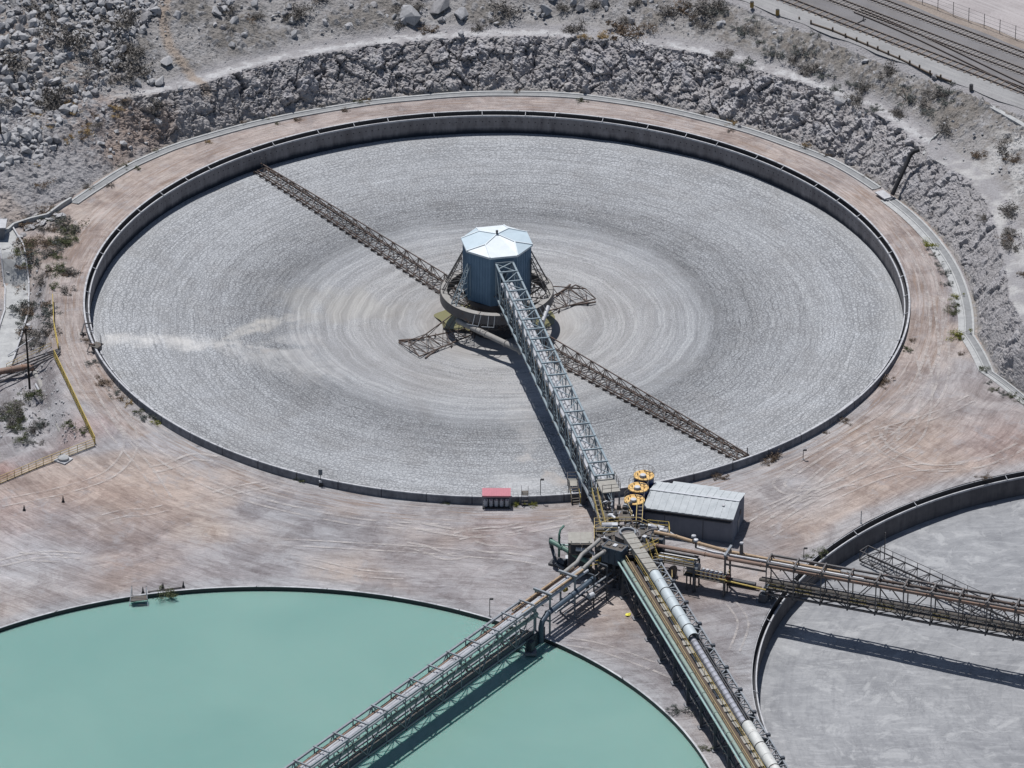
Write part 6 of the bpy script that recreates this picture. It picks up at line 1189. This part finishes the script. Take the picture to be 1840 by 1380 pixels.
SPEC = [(928, 905, 1.0, 'yellow', 'yellow green bush between red shelter and step stile'), (955, 907, .8, 'yellow', 'olive bush right of the step stile'), (805, 903, .8, 'green', 'small green bush at the foot of the tank wall left of the red shelter'), (190, 685, 1.5, 'brown', 'round brown dead bush beside the left tank wall'), (208, 706, 1.0, 'grey', 'dusty bush below the round brown one by the tank wall'), (217, 716, 1.0, 'brown', 'dark low bush pair by the left tank wall'), (230, 725, .9, 'straw', 'straw coloured bush by the left tank wall'), (247, 741, .9, 'green', 'small olive bush up against the left tank wall'), (265, 750, 1.7, 'grey', 'large grey green bush by the lower left tank wall'), (281, 759, .9, 'yellow', 'bright yellow green bush at the end of the row by the left tank wall'), (165, 652, 1.1, 'grey', 'thin dry bush below the triangular pipe stand'), (155, 612, .9, 'brown', 'rust brown weed behind the triangular pipe stand'), (540, 863, .9, 'green', 'weedy clump at the tank wall left of the notice board'), (1590, 688, 1.3, 'brown', 'brown dead bush spread by the right tank wall'), (1582, 694, .9, 'brown', 'lower brown dead bush by the right tank wall'), (1517, 757, 1.0, 'brown', 'small brown bush at the lower right tank wall'), (1483, 777, .6, 'brown', 'tiny brown bush at the lower right tank wall'), (1395, 822, 1.7, 'brown', 'wide dead bush on the dirt above the grey shed'), (1383, 829, 1.2, 'brown', 'dead bush leaning on the wall above the grey shed'), (1297, 858, 1.2, 'brown', 'tan dead bush by the tank wall at the back of the grey shed'), (1637, 617, .8, 'brown', 'small weed at the right tank wall'), (1628, 632, 1.0, 'green', 'dusty green weed at the right tank wall'), (1672, 441, 1.6, 'yellow', 'tall olive yellow bush beside the right gutter'), (1718, 604, 1.7, 'yellow', 'round yellow green bush beside the right gutter'), (1715, 566, 1.3, 'green', 'green bush beside the right gutter above the round yellow one'), (1716, 552, 1.2, 'green', 'leafy green bush in the chain beside the right gutter'), (1715, 535, 1.1, 'yellow', 'olive bush in the chain beside the right gutter'), (1703, 515, 1.0, 'grey', 'grey bush in the chain beside the right gutter'), (1697, 493, 1.2, 'grey', 'grey green bush in the chain beside the right gutter'), (1687, 478, .9, 'grey', 'small grey bush in the upper chain beside the right gutter'), (1680, 460, .9, 'grey', 'small grey bush under the tall olive yellow one'), (1727, 640, .7, 'brown', 'small dark weed below the round yellow bush'), (1764, 667, 1.1, 'green', 'dark green bush on the bend of the right gutter'), (1777, 690, .7, 'grey', 'tiny weed past the bend of the right gutter'), (1788, 702, .8, 'green', 'low green weed near the right picture edge'), (1803, 709, .9, 'grey', 'grey weed in the last group at the right edge'), (1820, 714, 1.0, 'green', 'green weed in the last group at the right edge'), (1834, 724, .9, 'green', 'rightmost green weed in the last group at the right edge'), (1222, 1277, 1.5, 'grey', 'flat grey dried bush beside the trestle legs'), (1271, 1346, 1.0, 'green', 'olive bush at the foot of a trestle leg near the bottom edge'), (307, 1068, 1.7, 'green', 'dark green bush hanging over the rim of the water tank'), (1475, 992, 1.1, 'green', 'dusty bush on the rim of the grey mud tank by the right bridge'), (1455, 1000, .8, 'green', 'low weed on the rim of the grey mud tank'), (1770, 859, 1.0, 'brown', 'brown weed on the dirt above the grey mud tank'), (1115, 62, 3.6, 'brown', 'large dark brown dry bush above the white path'), (1035, 55, 2.6, 'dry', 'grey dry bush left of the large dark brown one'), (1085, 68, 1.5, 'straw', 'straw yellow grass clump at the foot of the dark brown bush'), (1045, 70, 1.4, 'straw', 'straw yellow grass clump left along the path edge'), (130, 757, 1.7, 'green', 'dark green bush behind the railing corner'), (152, 774, 1.3, 'green', 'dark green bush tucked into the railing corner'), (50, 442, 1.4, 'green', 'olive bush left of two by the stone lined ditch'), (117, 437, 1.9, 'green', 'olive bush right of two by the stone lined ditch'), (1806, 385, 2.6, 'dry', 'wide dry bush on the white ground at right'), (203, 150, 1.0, 'dry', 'small dry bush where the white path begins')]
for (x, y, s, kd, lab) in SPEC:
    p = hit(x, y) if (y < 480 or x < 130 or x > 1660) else G(x, y, -1.1 if x > 200 else -.8); p.z = land(p.x, p.y); shrub(p, s, kd, lab, None, .8 if kd != 'grey' else .7)
def shr(n, xa, xb, ya, yb, s0, s1, kinds, lab, grp, test=None):
    c = 0
    while c < n:
        x, y = random.uniform(xa, xb), random.uniform(ya, yb)
        if test and not test(x, y): continue
        shrub(hit(x, y), random.uniform(s0, s1), random.choice(kinds), lab, grp, random.uniform(.6, .95)); c += 1
shr(26, 330, 1330, -5, 58, 1.2, 3.0, ['dry', 'dry', 'dry', 'brown'], 'dry grey shrub on the slope above the white path', 'dry shrubs above the white path'); shr(44, 1240, 1720, 20, 260, 1.0, 2.4, ['dry', 'dry', 'grey'], 'dry grey shrub on the slope under the gravel road', 'dry shrubs under the gravel road', lambda x, y: y > (x-1350)*.39+22 and y < (x-1220)*.36+80)
shr(16, -10, 290, 0, 200, 2.0, 4.2, ['dry'], 'dry grey shrub growing in the upper left rubble', 'dry shrubs in the rubble'); shr(66, 0, 130, 380, 640, .9, 2.1, ['dry', 'dry', 'grey', 'brown', 'green'], 'dusty shrub on the bank left of the ring road', 'shrubs on the left bank', lambda x, y: x > 36 and (x < 92 or y < 530)); shr(24, 0, 75, 690, 800, .9, 1.9, ['dry', 'grey', 'green'], 'dusty shrub in the hollow behind the long railing', 'shrubs in the left hollow')
shr(9, 1750, 1840, 240, 520, 1.0, 2.4, ['dry', 'brown'], 'dry shrub on the white ground along the right edge', 'dry shrubs at the right edge'); shr(20, 60, 260, 180, 380, .7, 1.6, ['dry', 'brown', 'straw'], 'low dry shrub on the gravel between rubble and gutter', 'low shrubs above the gutter', lambda x, y: y < 420-x)
for i in range(26):
    t_ = random.uniform(32, 152); r_1 = float(itp(t_, GT, GR))+random.choice([-.7, 1.5, 1.9]); p = Vector((r_1*math.cos(R(t_)), r_1*math.sin(R(t_)), 0)); p.z = land(p.x, p.y); shrub(p, random.uniform(.45, 1.0), random.choice(['brown', 'dry', 'green', 'straw']), 'small weed growing along the edge of the grey gutter', 'weeds along the grey gutter')
# ------------------------------------------------------------------ tyre tracks on the yard
t = NT('tyre_dust'); n = t.noise(t.pos(), .6, 7, .8); tr_ = t.n('BsdfTransparent'); mx = t.n('MixShader'); t.t.links.new(t.rng(n, .40, .62, .0, .6), mx.inputs[0]); t.t.links.new(tr_.outputs[0], mx.inputs[1]); t.t.links.new(t.p.outputs[0], mx.inputs[2]); t.t.links.new(mx.outputs[0], t.out.inputs[0]); t.done((.50, .465, .445), .95, spec=.05); M['tyre'] = t.m
k = MB()
def track(px, w_=.28, gap=1.7):
    p = [G(x, y, -1.2) for x, y in px]; dense = []
    for i in range(len(p)-1):
        p0, p1, p2, p3 = p[max(i-1, 0)], p[i], p[i+1], p[min(i+2, len(p)-1)]
        for j in range(10): u = j/10; dense.append(.5*((2*p1)+(p2-p0)*u+(2*p0-5*p1+4*p2-p3)*u*u+(3*p1-p0-3*p2+p3)*u**3))
    for off in (-gap/2, gap/2):
        b0 = len(k.v)
        for i, q in enumerate(dense):
            d = (dense[min(i+1, len(dense)-1)]-dense[max(i-1, 0)]); d = Vector((d.x, d.y, 0)).normalized(); s = Vector((-d.y, d.x, 0))
            for sg in (-1, 1): r_ = q+s*(off+sg*w_/2); zz = float(gz(np.array([r_.x]), np.array([r_.y]))[0]); k.v.append((r_.x, r_.y, zz+.09))
        for i in range(len(dense)-1): k.f.append((b0+2*i, b0+2*i+1, b0+2*i+3, b0+2*i+2))
rt_ = random.Random(9); EX = []
for (x0, y0, x1, y1, n_) in ((0, 960, 240, 1080, 3), (240, 960, 900, 1050, 5), (1380, 780, 1680, 930, 5), (180, 820, 520, 960, 3)):
    for _ in range(n_):
        a = rt_.uniform(x0, x1); b_ = rt_.uniform(y0, y1); L_ = rt_.uniform(60, 220); dx = L_*rt_.choice([-1, 1]); dy = rt_.uniform(-.22, .22)*L_-(.55*dx if x0 > 1000 else 0); EX.append(((a, b_), (a+dx*.35, b_+dy*.2+rt_.uniform(-10, 10)), (a+dx*.7, b_+dy*.6), (a+dx, b_+dy)))
for px in tuple(EX)+(((1340, 950), (1430, 900), (1530, 860), (1600, 820), (1650, 780), (1665, 700), (1655, 640)), ((1360, 925), (1480, 870), (1580, 800), (1605, 770), (1600, 790)), ((1570, 770), (1575, 790), (1600, 815), (1660, 840), (1740, 838), (1800, 820), (1838, 800)), ((1640, 700), (1590, 750), (1500, 800), (1420, 850)), ((1420, 850), (1400, 870), (1420, 885), (1480, 885)), ((1500, 850), (1560, 820), (1640, 760), (1690, 700), (1695, 620), (1685, 540)), ((1380, 960), (1500, 890), (1620, 845), (1760, 836)), ((190, 720), (260, 800), (400, 880), (620, 935), (820, 950)), ((130, 600), (150, 680), (200, 770), (260, 840), (300, 900)), ((140, 560), (135, 480), (165, 420), (220, 365), (300, 315), (400, 270)), ((0, 905), (120, 880), (200, 850), (235, 800), (215, 730)), ((400, 1000), (560, 1020), (720, 1040), (850, 1075)), ((200, 960), (380, 1010), (560, 1045), (720, 1050)), ((40, 960), (130, 990), (180, 1040), (190, 1075)), ((500, 975), (700, 985), (900, 1000), (970, 1010)), ((1180, 1200), (1240, 1230), (1280, 1290)), ((1320, 1170), (1335, 1120), (1310, 1080)), ((1000, 1150), (1080, 1165), (1180, 1200)), ((1620, 430), (1672, 520), (1680, 620), (1640, 720)), ((700, 935), (840, 960), (960, 950), (1040, 930))): all(y < 1040+(abs(x-430)/700)**2*60 or x > 960 for x, y in px) and all(math.hypot(*G(x, y).xy) > 61.5 for x, y in px) and track(px, random.uniform(.3, .5), random.uniform(1.4, 1.9))
o = k.build('tyre_tracks', M['tyre'], None); tag(o, kind='stuff')
